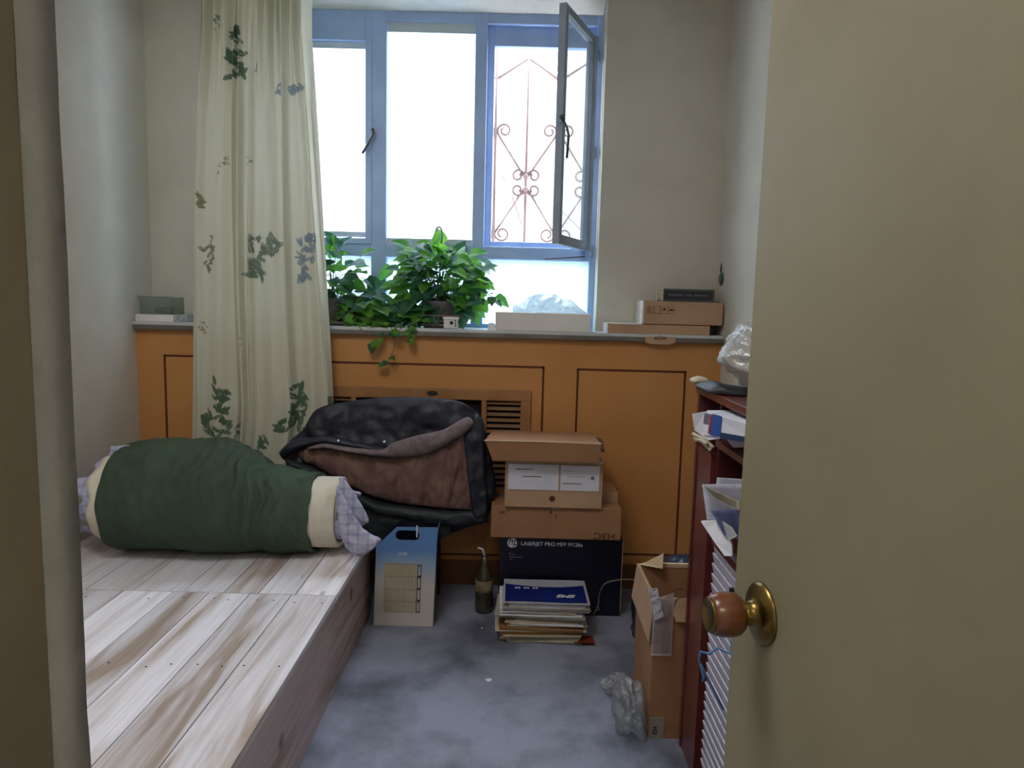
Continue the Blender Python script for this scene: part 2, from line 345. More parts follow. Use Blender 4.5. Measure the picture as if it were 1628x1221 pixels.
# door jamb on the left: brown timber and rough plaster strip
b = B(); box(b, -0.375, -0.338, 0.22, 0.487, 0, 2.06, 0.003); box(b, -0.375, -0.330, 0.34, 0.36, 0, 2.06, 0.002)
struct('trim_1', b, M_jamb)
b = B()
n = 90
for k in range(n):
    z0 = 2.3 * k / n; z1 = 2.3 * (k + 1) / n
    def ex(z): return -0.3302 + 0.0016 * noise.noise(Vector((0, 3, z * 9))) + 0.0009 * noise.noise(Vector((4, 0, z * 40)))
    A = [Vector((-0.36, .486, z0)), Vector((-0.334, .486, z0)), Vector((ex(z0), .516, z0)), Vector((-0.36, .516, z0))]
    D = [Vector((-0.36, .486, z1)), Vector((-0.334, .486, z1)), Vector((ex(z1), .516, z1)), Vector((-0.36, .516, z1))]
    va = [b.verts.new(p) for p in A]; vd = [b.verts.new(p) for p in D]
    for i in range(4): b.faces.new((va[i], va[(i + 1) % 4], vd[(i + 1) % 4], vd[i]))
bmesh.ops.remove_doubles(b, verts=b.verts, dist=1e-5)
struct('trim_2', b, M_plaster, True)
b = B(); slab(b, [Vector((-1.19, YW + .002, 2.597)), Vector((-1.19, 3.268, 2.549)), Vector((-1.19, 3.268, 2.64)), Vector((-1.19, YW + .002, 2.64))], (1.56, 0, 0)); struct('trim_5', b, mat('white_head_plaster', (232, 230, 222), rough=.9))
# sill
b = B(); box(b, XL, XR, 2.975, 3.32, 1.128, 1.142, 0.002); so = struct('trim_3', b, M_sill)
b = B(); box(b, XL, XR, 2.970, 3.02, 1.108, 1.128, 0.004); struct('trim_4', b, M_sillf)

# ------------------------------------------------------------------ window
FY0, FY1 = 3.27, 3.33
win = tag(root('window_1', (-0.39, 3.3, 1.142), 'steel window in flare-tinted blue grey with three tall lights over three low panes', 'window'), kind='structure')
b = B()
zt, zb, r0, r1 = 2.545, 1.142, 1.462, 1.520
box(b, -1.19, 0.40, FY0, FY1, zt - .04, 2.61, 0.003); box(b, -1.19, 0.40, FY0, FY1, zb, zb + .018, 0.003)
box(b, -1.19, -1.135, FY0 - .003, FY1, zb - .002, 2.612, 0.003); box(b, 0.345, 0.40, FY0 - .003, FY1, zb - .002, 2.612, 0.003)
box(b, -0.672, -0.602, FY0 - .003, FY1, zb, 2.55, 0.003); box(b, -0.203, -0.148, FY0 - .003, FY1, zb, 2.55, 0.003)
box(b, -1.15, 0.36, FY0, FY1, r0, r1, 0.003)
box(b, -0.602, -0.203, 3.30, 3.325, 2.498, 2.52, 0.002)
finish('window_frame', b, M_frame, win)
def pane(x0, x1, z0, z1, m, y=3.30, name='pane'):
    b = B(); box(b, x0, x1, y, y + .004, z0, z1); return finish(name, b, m, win)
pane(-0.602, -0.203, r1, 2.51, M_film); pane(-1.14, -0.67, zb + .015, r0, M_filmlo); pane(-0.603, -0.203, zb + .015, r0, M_filmlo); pane(-0.148, 0.346, zb + .015, r0, M_filmlo)
M_strip = mat('film_border', (196, 210, 216), (184, 200, 208), rough=.7)
for (x0_, x1_, za, zb_) in ((-0.602, -0.203, 2.462, 2.505), (-0.602, -0.203, 1.52, 1.548), (-1.11, -0.695, 1.548, 1.572), (-1.11, -0.695, 2.385, 2.415)):
    b = B(); box(b, x0_ + .001, x1_ - .001, 3.279, 3.283, za, zb_); finish('film_border', b, M_strip, win)
# left casement, closed
def sash_mesh(b, x0, x1, z0, z1, y0, y1, s, top=None, bot=None):
    top = top or s; bot = bot or s
    box(b, x0, x0 + s, y0, y1, z0, z1, 0.002); box(b, x1 - s, x1, y0, y1, z0, z1, 0.002)
    box(b, x0 + s, x1 - s, y0, y1, z1 - top, z1, 0.002); box(b, x0 + s, x1 - s, y0, y1, z0, z0 + bot, 0.002)
b = B(); sash_mesh(b, -1.14, -0.668, r1 - .004, 2.515, 3.262, 3.30, 0.03, 0.10, 0.026)
ls = finish('casement_sash', b, M_frame, win); pane(-1.11, -0.695, r1 + .02, 2.43, M_film, 3.284)
b = B(); tube(b, [P(592, 206, 3.25), P(594, 214, 3.235), P(586, 228, 3.23), P(576, 244, 3.235)], [.009, .008, .006, .006], 10)
finish('casement_handle', b, M_metal, win, True)
# frame of the right opening
b = B(); sash_mesh(b, -0.150, 0.350, r1 - .004, 2.515, 3.30, 3.335, 0.034, 0.095, 0.03)
finish('casement_frame', b, M_frame, win)
# right casement, swung into the room
hx, hy, fx, fy = 0.322, 3.262, 0.165, 2.915
d = Vector((fx - hx, fy - hy, 0)); Ln = d.length; ang = math.atan2(d.y, d.x)
sash = tag(root('window_2', (hx, hy, r1), 'open right-hand casement sash swung into the room', 'window'), kind='structure')
T = Matrix.Translation((hx, hy, 0)) @ Matrix.Rotation(ang, 4, 'Z')
def tbox(bm, *a, **k): return box(bm, *a, M=T, **k)
b = B(); zs0, zs1 = r1 - .012, 2.455
tbox(b, 0, .03, -.015, .015, zs0, zs1); tbox(b, Ln - .03, Ln, -.015, .015, zs0, zs1); tbox(b, .03, Ln - .03, -.015, .015, zs1 - .03, zs1); tbox(b, .03, Ln - .03, -.015, .015, zs0, zs0 + .04)
tbox(b, 0, .01, -.015, .03, zs0, zs1)
finish('sash_frame', b, M_sash, sash)
b = B(); tbox(b, .03, Ln - .03, -.002, .002, zs0 + .04, zs1 - .03); finish('pane', b, M_dirty, sash)
b = B(); q = P(894, 192, 2.9); tube(b, [q + Vector((.0, .02, .02)), q, q + Vector((.004, -.012, -.008)), q + Vector((.018, -.02, -.03)), q + Vector((.026, -.02, -.06)), q + Vector((.022, -.02, -.15))], [.012, .012, .007, .005, .005, .005], 10)
finish('sash_handle', b, M_metal, sash, True)
b = B(); q = P(934, 190, 3.24)
for dz in (0.42, 0.0, -0.44):
    lathe(b, [(.006, -.026), (.007, -.02), (.007, .02), (.006, .026)], (0.352, 3.255, 1.95 + dz), seg=12)
    finish('hinge', b, M_sash, sash, True); b = B()
b.free()
b = B(); tube(b, [P(866, 412, 3.22), P(930, 408, 3.2)], .003, 6); finish('stay_rod', b, M_metal, sash)

# ------------------------------------------------------------------ outside
GY = 3.62; gs = GY / F * 1.0
gr = root('window_grille', (-0.39, GY, 1.0), 'brown wrought iron security grille with scrolls outside the window', 'grille')
cx = P(837, 250, GY).x; cz = P(837, 250, GY).z
def G(dx, y, c=0.0): return Vector((cx + c + dx * gs, GY, cz - (y - 250) * gs * 1.0))
def spiral(c, R, a0, turns, dirn, unit, n=22):
    return [G(c[0] + R * (1 - .62 * (k / n)) * math.cos(a0 + dirn * turns * 2 * math.pi * k / n), c[1] - R * (1 - .62 * (k / n)) * math.sin(a0 + dirn * turns * 2 * math.pi * k / n), unit) for k in range(n + 1)]
SP = 97 * gs
for k in range(-5, 2):
    c = k * SP
    b = B(); tube(b, [G(0, -60, c), G(0, 560, c)], .0088, 8); finish('bar', b, M_iron, gr, True)
    b = B(); tube(b, [G(-48.5, -60, c), G(-48.5, 560, c)], .0088, 8); finish('bar', b, M_iron, gr, True)
    b = B(); tube(b, [G(-48.5, 136, c), G(0, 104, c), G(48.5, 136, c)], .006, 6); finish('chevron', b, M_iron, gr, True)
    for s_ in (-1, 1):
        for pts_, r_ in (([G(s_ * 3, 279, c), G(s_ * 43, 219, c)] + spiral((s_ * 34.5, 211), 11, math.radians(-20 if s_ > 0 else 200), 1.2, s_, c), .0056),
                         ([G(s_ * 3, 298, c), G(s_ * 47, 366, c)] + spiral((s_ * 35, 367), 12, math.radians(10 if s_ > 0 else 170), 1.25, -s_, c), .0056),
                         (spiral((s_ * 12.5, 278), 10, math.radians(180 if s_ > 0 else 0), 1.15, -s_, c), .006),
                         (spiral((s_ * 12.5, 299), 10, math.radians(180 if s_ > 0 else 0), 1.15, s_, c), .006),
                         ([G(s_ * 2, 470, c), G(s_ * 46, 415, c)], .006)):
            b = B(); tube(b, pts_, r_, 6); finish('scroll', b, M_iron, gr, True)
    for yy in (279, 298):
        b = B(); bmesh.ops.create_icosphere(b, subdivisions=2, radius=.015, matrix=Matrix.Translation(G(0, yy, c))); finish('boss', b, M_iron, gr, True)
b = B(); tube(b, [G(-560, 392), G(160, 392)], .006, 6); finish('cross_rail', b, M_iron, gr)
bd = root('building', (1, 11, 0), 'pale rendered building with a blue window seen across the yard', 'building')
b = B(); box(b, -9, 11, 11, 14, -1, 6.6); finish('wall', b, M_ext, bd)
p0 = P(856, 78, 10.97); p1 = P(887, 118, 10.97)
b = B(); box(b, p0.x, p1.x + .1, 10.94, 10.99, p1.z, p0.z); wf = finish('window', b, M_white, bd)
b = B(); mx_ = (p0.x + p1.x) / 2 + .06
for (a0, a1) in ((p0.x + .03, mx_ - .02), (mx_ + .02, p1.x + .08)):
    for (c0, c1) in ((p1.z + .03, p1.z + .12), (p1.z + .16, p0.z - .03)): box(b, a0, a1, 10.925, 10.945, c0, c1)
finish('pane', b, M_extw, wf)
b = B(); box(b, -12, 14, 3.9, 16, -1.1, -1.0); struct('ground', b, M_ground)
b = B(); random.seed(3)
def branch(p, d, l, r, n):
    pts = [p]; q = p.copy()
    for _ in range(4):
        d = (d + Vector((random.uniform(-.18, .18), random.uniform(-.15, .15), random.uniform(-.1, .16)))).normalized(); q = q + d * l / 4; pts.append(q.copy())
    tube(b, pts, [r * (1 - .14 * i) for i in range(5)], 5)
    if n:
        for _ in range(3):
            k = random.randint(1, 4); branch(pts[k], (d + Vector((random.uniform(-1, 1), random.uniform(-.5, .5), random.uniform(-.2, .8)))).normalized(), l * .62, r * .5, n - 1)
for bx, by in ((-.1, 6.2), (.4, 6.8), (.75, 6.0)):
    branch(Vector((bx, by, -1)), Vector((0.05, 0, 1)), 2.2, .02, 4)
tag(finish('bare_bush', b, M_bark), 'bare twiggy bush in the yard behind the iron grille', 'bush')

# ------------------------------------------------------------------ wall panelling
pn = tag(root('wall_panelling', (-0.36, YP, 0), 'orange brown varnished panelling under the windowsill with louvred radiator vent', 'panelling'), kind='structure')
b = B()
gx0, gx1, gz0, gz1 = -0.93, 0.085, 0.36, 0.885
box(b, XL, gx0, 3.0, 3.02, 0.0, 1.108); box(b, gx1, XR, 3.0, 3.02, 0, 1.108); box(b, gx0, gx1, 3.0, 3.02, gz1, 1.108); box(b, gx0, gx1, 3.0, 3.02, 0, gz0)
finish('board', b, M_panel, pn)
def ring(b, x0, x1, z0, z1, w=.009, y0=2.9985, y1=3.0005):
    box(b, x0, x1, y0, y1, z1 - w, z1); box(b, x0, x1, y0, y1, z0, z0 + w); box(b, x0, x0 + w, y0, y1, z0, z1); box(b, x1 - w, x1, y0, y1, z0, z1)
for (x0, x1, z0, z1) in ((-1.518, -1.06, .15, 1.0), (-0.985, 0.140, .13, 0.99), (0.281, 0.757, .15, 0.985)):
    b = B(); ring(b, x0, x1, z0, z1); finish('routed_line', b, M_groove, pn)
b = B()
box(b, gx0, gx1, 2.985, 3.02, gz1 - .05, gz1, .003); box(b, gx0, gx0 + .045, 2.985, 3.02, gz0, gz1 - .05, .003); box(b, gx1 - .045, gx1, 2.985, 3.02, gz0, gz1 - .05, .003)
box(b, gx0, gx1, 2.985, 3.02, gz0, gz0 + .04, .003)
for x in (-.70, -.13): box(b, x, x + .022, 2.985, 3.02, gz0, gz1 - .05, .002)
gf = finish('vent_frame', b, mat('vent_frame_varnish', (170, 122, 76), (150, 104, 62), rough=.5), pn)
for (x0, x1) in ((gx0 + .045, -.70), (-.108, gx1 - .045)):
    b = B(); k = 0; z = gz1 - .06
    while z > gz0 + .05:
        box(b, x0, x1, -.011, .011, -.002, .002, M=Matrix.Translation((0, 3.003, z)) @ Matrix.Rotation(math.radians(35), 4, 'X')); z -= .0255
    finish('slat', b, mat('slat_varnish', (150, 118, 84), (134, 100, 68), rough=.5), gf)
b = B(); box(b, -.678, -.13, 3.012, 3.016, gz0 + .04, gz1 - .05)
for k in range(26): box(b, -.678 + k * .0211, -.675 + k * .0211, 3.004, 3.012, gz0 + .04, gz1 - .05)
finish('mesh_screen', b, M_dark, gf)
b = B(); lathe(b, [(.024, 0), (.024, .003), (.02, .005)], (-.345, 2.985, .862), (0, -1, 0), 24)
for v in b.verts: v.co.z = .862 + (v.co.z - .862) * .45
finish('badge', b, M_metal, gf)
b = B(); box(b, XL, XR, 2.985, 3.0, 0, .11, .003); struct('baseboard_back', b, mat('baseboard_brown', (110, 70, 34), (92, 56, 26), rough=.55))
b = B(); box(b, gx0, gx1, 3.05, 3.10, .05, .95)
tag(finish('radiator', b, M_dark), 'dark radiator hidden behind the slatted vent in the panelling', 'radiator')

# ------------------------------------------------------------------ bed
bed = root('bed_platform', (-1.09, 1.7, 0), 'low box bed with bare pine plank top along the left wall', 'bed')
def planks(name, xs, y0, y1, m, z0=.302, z1=.32, gap=.0030):
    bm = B(); lay = bm.loops.layers.color.new('plank'); random.seed(int(y0 * 100))
    for xa, xb in zip(xs, xs[1:]):
        n0 = len(bm.faces); box(bm, xa + gap / 2, xb - gap / 2, y0, y1, z0, z1, .0008); bm.faces.ensure_lookup_table()
        c = (random.random(), random.random(), random.random(), 1)
        for f in bm.faces[n0:]:
            for l in f.loops: l[lay] = c
    return finish(name, bm, m, bed)
planks('plank_top', [-1.62, -1.50, -1.36, -1.215, -1.06, -.944, -.815, -.682, -.540], .62, 2.105, M_plank)
planks('plank_top', [-1.62, -1.47, -1.34, -1.19, -1.03, -.90, -.79, -.672, -.540], 2.109, 2.66, M_plank)
planks('side_board', [-.564, -.546], .62, 2.655, M_ply, 0, .296)
b = B(); box(b, -1.625, -.57, .64, 2.64, .0, .295); finish('box_frame', b, M_tan, bed)
b = B(); box(b, -.575, -.543, .62, 2.655, .2965, .3015); finish('edge_strip', b, M_plank, bed)
# nail heads
random.seed(5)
for yy in (1.16, 1.66, 2.06):
    for xx in (-1.4, -1.3, -1.1, -1.0, -.90, -.86, -.78, -.72, -.66, -.58):
        b = B(); lathe(b, [(.0028, 0), (.0028, .0006)], (xx + random.uniform(-.01, .01), yy + random.uniform(-.012, .012), .32), seg=8); finish('nail_head', b, M_dark, bed)

# ------------------------------------------------------------------ rolled quilt
rq = root('rolled_quilt', (-1.03, 2.5, .32), 'rolled dark green quilt with white batting showing at both ends on the bed', 'quilt')
def rad(x):
    k = [(-1.6, .182), (-1.46, .192), (-1.3, .204), (-1.07, .207), (-.97, .19), (-.877, .162), (-.76, .15), (-.6, .142), (-.4, .13)]
    for (a, ra), (c, rc) in zip(k, k[1:]):
        if a <= x <= c:
            t = (x - a) / (c - a); t = t * t * (3 - 2 * t); return ra + (rc - ra) * t
    return k[0][1] if x < k[0][0] else k[-1][1]
def rollmesh(x0, x1, dr, nu, nv, seed, amp, fs=1.0, thick=.02, skew=0.0, edge=0.0):
    bm = B(); rows = []
    for i in range(nu):
        u = i / (nu - 1); row = []
        for k in range(nv):
            a = 2 * math.pi * k / nv
            x = x0 + (x1 - x0) * u
            if u > .8: x += edge * noise.noise(Vector((3 + seed, math.cos(a) * 2, math.sin(a) * 2))) * (u - .8) / .2
            if u < .2: x += edge * noise.noise(Vector((9 + seed, math.cos(a) * 2, math.sin(a) * 2))) * (.2 - u) / .2
            R = rad(x) + dr
            w1 = noise.noise(Vector((x * 14 * fs, math.cos(a) * 1.2, math.sin(a) * 1.2 + seed))) * .009 * amp
            # drawn-in creases where the roll narrows
            band = math.exp(-((x + .93) / .14) ** 2) * max(0, .25 + math.cos(a - 2.3))
            w1 += .0055 * band * math.sin(x * 150 + 7 * noise.noise(Vector((x * 8, a * 2, seed)))) * amp
            w1 += .004 * amp * noise.noise(Vector((x * 34, math.cos(a) * 4, math.sin(a) * 4 + seed * 3)))
            R += w1
            ca, sa = math.cos(a), math.sin(a)
            z = R * sa; 
            c_ = rad(x)
            zz = .32 + c_ + z
            if zz < .324 - dr * .3: zz = .324 - dr * .3
            row.append(bm.verts.new((x, 2.50 + R * 1.03 * ca + skew * u, zz)))
        rows.append(row)
    for A, D in zip(rows, rows[1:]):
        for k in range(nv): bm.faces.new((A[k], A[(k + 1) % nv], D[(k + 1) % nv], D[k]))
    bmesh.ops.recalc_face_normals(bm, faces=bm.faces[:])
    bmesh.ops.solidify(bm, geom=bm.faces[:], thickness=thick)
    return bm
finish('outer_cover', rollmesh(-1.415, -.705, 0, 180, 150, 1, 1.0, thick=.012, edge=.014), M_green, rq, True)
finish('batting', rollmesh(-1.465, -.635, -.030, 60, 110, 5, .5, thick=.012, edge=.022), M_cotton, rq, True)
finish('inner_sheet', rollmesh(-1.51, -.60, -.052, 70, 96, 9, 2.2, fs=1.6, thick=.01, edge=.10), M_plaid, rq, True)
b = B()
for R0, zc in ((.13, 0), (.10, 0), (.07, 0)):
    lathe(b, [(R0, 0), (R0, .85), (R0 - .015, .85), (R0 - .015, 0)], (-1.47, 2.5, .32 + .152), (1, 0, 0), 40)
finish('inner_coil', b, M_cotton, rq, True)
# sheet corners hanging out of the right end
b = B(); cushion(b, [P(538, 757, 2.42), P(549, 768, 2.41), P(562, 790, 2.40), P(577, 815, 2.40), P(584, 832, 2.40)], [P(538, 775, 2.42), P(546, 800, 2.41), P(556, 822, 2.40), P(568, 832, 2.40), P(582, 837, 2.40)], 0, .012, .012, 30, 12, .005, 40, 2)
for v in b.verts: v.co.y += 2.43
finish('sheet_corner', b, M_plaid, rq, True)
b = B(); cushion(b, [P(536, 770, 2.36), P(552, 800, 2.35), P(566, 830, 2.34), P(582, 850, 2.33), P(604, 862, 2.33)], [P(536, 800, 2.36), P(541, 850, 2.35), P(552, 878, 2.34), P(574, 888, 2.33), P(601, 868, 2.33)], 0, .018, .02, 40, 20, .016, 26, 3)
for v in b.verts: v.co.y += 2.355
finish('sheet_corner', b, M_plaid, rq, True)
b = B(); cushion(b, [P(168, 712, 2.44), P(185, 710, 2.45), P(204, 708, 2.46)], [P(122, 845, 2.32), P(140, 866, 2.33), P(160, 872, 2.34)], 0, .022, .03, 30, 26, .014, 24, 6)
for v in b.verts: v.co.y += 2.47
finish('sheet_corner', b, M_plaid, rq, True)

# ------------------------------------------------------------------ curtain
def motifs():
    random.seed(11); out = []
    def cluster(px, py, w_, h_, n, col, s):
        for _ in range(n):
            q = P(px + random.uniform(-.5, .5) * w_, py + random.uniform(-.5, .5) * h_, 2.86)
            out.append((q.x, q.z, random.uniform(0, math.pi), s * random.uniform(.7, 1.2), s * random.uniform(.28, .45), col))
    G1 = lin((84, 108, 84)); G2 = lin((112, 124, 106)); G3 = lin((124, 120, 94)); G4 = lin((126, 138, 144))
    cluster(376, 60, 16, 40, 14, G1, .026); cluster(371, 98, 26, 44, 18, G1, .026)
    cluster(418, 388, 50, 28, 20, G2, .026); cluster(403, 420, 26, 46, 20, G2, .026)
    cluster(484, 395, 34, 40, 18, G4, .026); cluster(480, 428, 20, 34, 12, G4, .024)
    cluster(325, 408, 22, 38, 14, G3, .02); cluster(312, 318, 9, 26, 8, G3, .018); cluster(333, 382, 8, 20, 5, G3, .01)
    cluster(346, 630, 20, 60, 18, G1, .026); cluster(338, 675, 44, 40, 22, G1, .026); cluster(372, 690, 12, 30, 8, G2, .022)
    cluster(472, 630, 20, 42, 16, G1, .026); cluster(460, 672, 44, 34, 20, G1, .026); cluster(416, 706, 18, 16, 8, G1, .024)
    cluster(438, 135, 10, 20, 6, G4, .018); cluster(467, 140, 20, 20, 9, G4, .02); cluster(344, 30, 16, 24, 9, G2, .009)
    cluster(355, 255, 8, 28, 8, G3, .008); cluster(345, 266, 6, 16, 5, G3, .008); cluster(393, 262, 10, 30, 6, G3, .008)
    cluster(317, 525, 12, 28, 9, G3, .009); cluster(382, 540, 8, 18, 5, G3, .008); cluster(524, 640, 10, 24, 8, G2, .016); cluster(404, 105, 6, 8, 4, G2, .014)
    return out
MO = motifs()
def curtain():
    nu, nv = 330, 520
    me = bpy.data.meshes.new('fabric'); V = []; cols = []
    base = lin((206, 204, 184)); bl = lin((200, 206, 206))
    folds = [(0.04, .012, .03), (0.20, .018, .06), (0.325, .030, .014), (.375, .030, .016), (.445, .018, .02), (.58, .020, .07), (.735, .034, .018), (.86, .022, .05), (.965, .03, .016)]
    gridmo = {}
    for mt in MO:
        for i in range(-1, 2):
            for j in range(-1, 2): gridmo.setdefault((int(mt[0] / .05) + i, int(mt[1] / .05) + j), []).append(mt)
    for j in range(nv):
        v = j / (nv - 1); z = 2.68 - v * (2.68 - .46)
        zz = max(0, min(1, (2.45 - z) / 1.8))
        xl = -1.275 - .085 * zz + .006 * math.sin(z * 3); xr = -.835 + .095 * (max(0, (2.3 - z) / 1.7) ** 0.9)
        if z < .8: xr -= (.8 - z) * .25
        for i in range(nu):
            u = i / (nu - 1); x = xl + (xr - xl) * u
            y = 2.90
            amp = .75 + .25 * min(1, zz * 1.5)
            for (c, a, w_) in folds:
                cc = c + .018 * math.sin(z * 2.1 + c * 20) - (.03 * (1 - zz) * (c - .5))
                y -= 1.5 * a * amp * math.exp(-((u - cc) / w_) ** 2)
            y += .008 * noise.noise(Vector((u * 5, z * 1.1, 2))) + .002 * noise.noise(Vector((u * 30, z * 3, 5)))
            if z > 2.0: y += (z - 2.0) * .06 * math.sin(u * 62 + 3 * math.sin(u * 9))
            V.append((x, y, z))
            c = base
            for (mx, mz, a, la, lb, col) in gridmo.get((int(x / .05), int(z / .05)), ()):
                dx = x - mx; dz = z - mz; p = dx * math.cos(a) + dz * math.sin(a); q = -dx * math.sin(a) + dz * math.cos(a)
                e = (p / la) ** 2 + (q / (lb * (1.15 - .5 * (p / la + 1) / 2))) ** 2
                if e < .85:
                    c = col if abs(q) > lb * .06 else base; 
                    if c is col: break
            cols.extend(c)
    Fc = [(j * nu + i, j * nu + i + 1, (j + 1) * nu + i + 1, (j + 1) * nu + i) for j in range(nv - 1) for i in range(nu - 1)]
    me.from_pydata(V, [], Fc); at = me.color_attributes.new('print', 'FLOAT_COLOR', 'POINT'); at.data.foreach_set('color', cols)
    me.polygons.foreach_set('use_smooth', [True] * len(Fc))
    return me
cur = root('curtain', (-1.05, 2.88, .46), 'long off-white curtain printed with green leaves left of the window', 'curtain')
M_cur = mat('curtain_fabric', (226, 224, 206), rough=.85, trans=.12, bump=.05, bscale=200)
_nt = M_cur.node_tree; _a = _nt.nodes.new('ShaderNodeAttribute'); _a.attribute_name = 'print'
_nt.links.new(_a.outputs['Color'], _nt.nodes['Principled BSDF'].inputs['Base Color'])
for _n in _nt.nodes:
    if _n.type == 'BSDF_TRANSLUCENT': _nt.links.new(_a.outputs['Color'], _n.inputs['Color'])
me = curtain(); me.transform(Matrix.Translation(-ORG[cur.name])); link('fabric', me, M_cur, cur, o0=ORG[cur.name])
b = B(); tube(b, [(-1.5, 2.93, 2.69), (.75, 2.90, 2.69)], .011, 12)
cr_ = root('curtain_rod', (-.4, 2.9, 2.69), 'thin metal curtain rod above the window', 'curtain rod'); finish('rod', b, M_metal, cr_, True)
for x_ in (-1.45, .68):
    b = B(); box(b, x_, x_ + .02, 2.92, YW, 2.68, 2.70); finish('bracket', b, M_metal, cr_)

# ------------------------------------------------------------------ stool and coat
st = root('wooden_stool', (-.5, 2.8, 0), 'dark stool under the heaped coat behind the file box', 'stool')
b = B(); box(b, -.70, -.28, 2.735, 2.90, .27, .30, .005); finish('seat', b, M_black, st)
for x in (-.68, -.32):
    for y in (2.74, 2.86):
        b = B(); box(b, x, x + .03, y, y + .03, 0, .27, .002); finish('leg', b, M_black, st)
ct = root('padded_coat', (-.45, 2.76, .36), 'dark navy coat with brown quilted lining heaped in front of the vent', 'coat')
Yc = 2.765
def PP(L, Y): return [P(x, y, Y) for x, y in L]
b = B(); cushion(b, PP([(447, 722), (462, 700), (482, 682), (505, 650), (560, 637), (640, 631), (720, 636), (752, 650), (768, 668), (773, 700)], Yc),
        PP([(450, 728), (470, 742), (500, 752), (530, 768), (565, 808), (640, 838), (700, 850), (745, 838), (774, 824), (788, 772), (777, 724)], Yc), Yc, .045, .04, 120, 80, .03, 10, 1, .45)
for v in b.verts: v.co.y += 0
finish('shell', b, M_coat, ct, True)
b = B(); cushion(b, PP([(476, 716), (500, 708), (545, 712), (600, 722), (650, 718), (700, 706), (735, 690), (756, 676)], 2.74),
        PP([(480, 724), (505, 738), (545, 760), (590, 783), (640, 797), (690, 803), (730, 807), (757, 809)], 2.74), 2.71, .028, .02, 110, 44, .016, 16, 4, .4, (2.2, .6, 1))
finish('lining', b, M_lining, ct, True)
b = B(); cushion(b, PP([(492, 709), (520, 702), (560, 708), (610, 711), (625, 702), (665, 690), (705, 681), (730, 667), (744, 661), (753, 667)], 2.71),
        PP([(493, 713), (520, 710), (560, 716), (600, 722), (640, 724), (680, 719), (705, 708), (730, 694), (748, 680), (754, 671)], 2.71), 2.68, .03, .02, 90, 22, .006, 20, 8)
finish('fleece_edge', b, M_fleece, ct, True)
b = B(); cushion(b, PP([(448, 716), (470, 698), (520, 690), (570, 700), (620, 706), (660, 694)], 2.735), PP([(455, 728), (480, 712), (520, 702), (570, 708), (615, 712), (660, 700)], 2.735), 2.70, .03, .02, 70, 16, .008, 18, 12)
finish('placket', b, M_coat, ct, True)
b = B(); cushion(b, PP([(458, 726), (500, 738), (545, 762), (600, 792), (660, 802), (720, 808), (772, 806)], 2.735), PP([(462, 742), (500, 748), (540, 772), (590, 806), (660, 824), (720, 832), (776, 826)], 2.735), 2.70, .03, .03, 80, 16, .01, 16, 14)
finish('hem', b, M_coatlo, ct, True)
b = B(); cushion(b, PP([(738, 690), (756, 655), (770, 668)], 2.75), PP([(752, 815), (764, 828), (776, 815)], 2.75), 2.70, .035, .03, 24, 44, .014, 16, 17)
finish('cuff', b, M_coat, ct, True)
b = B(); cushion(b, PP([(556, 790), (600, 806), (660, 818), (722, 820)], 2.705), PP([(560, 872), (600, 880), (660, 872), (716, 850)], 2.705), 2.705, .014, .012, 50, 26, .006, 20, 19)
finish('hanging_skirt', b, M_coatlo, ct, True)
b = B()
for (x, y) in ((538, 701), (611, 703)): lathe(b, [(.006, 0), (.006, .004), (.003, .006)], P(x, y, 2.665), (0, -1, .3), 12)
finish('snap_button', b, mat('snap_steel', (210, 212, 216), rough=.25, metal=.9), ct, True)

# ------------------------------------------------------------------ file box
fb = root('file_box', (-.40, 2.6, 0), 'blue and white cardboard file box with handle slot beside the bed end', 'file box')
M_fb = mat('file_box_print', (190, 190, 186), rough=.45)
_nt = M_fb.node_tree; _tc = _nt.nodes.new('ShaderNodeTexCoord'); _s = _nt.nodes.new('ShaderNodeSeparateXYZ'); _cr = _nt.nodes.new('ShaderNodeValToRGB')
_nt.links.new(_tc.outputs['Object'], _s.inputs[0]); _nt.links.new(_s.outputs['Z'], _cr.inputs[0]); _nt.links.new(_cr.outputs[0], _nt.nodes['Principled BSDF'].inputs['Base Color'])
_e = _cr.color_ramp.elements; _e[0].position = .16; _e[0].color = lin((196, 190, 180)); _e[1].position = .31; _e[1].color = lin((92, 134, 186)); _x = _e.new(.24); _x.color = lin((150, 172, 192))
RX = Matrix.Rotation(math.radians(90), 4, 'X')
TL = Matrix.Translation((0, 2.57, 0)) @ RX
outer = [(-.515, 0), (-.285, 0), (-.270, .398), (-.428, .396), (-.506, .318)]
plate('front_panel', outer, [rrect(-.431, -.340, .345, .384, .018)], .003, M_fb, fb, TL)
b = B(); slab(b, [Vector((x, 2.574, z)) for x, z in ((-.513, .001), (-.287, .001), (-.283, .30), (-.505, .30))], (0, .075, 0)); finish('body', b, M_navy, fb)
b = B(); slab(b, [Vector((x, 2.64, z)) for x, z in ((-.513, .001), (-.283, .001), (-.268, .396), (-.428, .394), (-.506, .316))], (0, .01, 0))
finish('back_panel', b, M_navy, fb)  # navy stands in for the shade seen through the handle slot
b = B(); box(b, -.286, -.280, 2.572, 2.65, .001, .30); slab(b, [Vector((-.2845, 2.572, .3)), Vector((-.2845, 2.645, .3)), Vector((-.271, 2.645, .396)), Vector((-.271, 2.572, .396))], (.003, 0, 0)); finish('side_panel', b, mat('grey_board', (120, 116, 110), rough=.8), fb)
b = B()
for k in range(12): box(b, -.472 + k * .0115, -.4713 + k * .0115, 2.5655, 2.5669, .055, .25)
for z in (.10, .15, .20, .25): box(b, -.475, -.345, 2.5655, 2.5669, z, z + .0008)
finish('ruled_table', b, mat('faint_print', (150, 142, 128), rough=.6), fb)
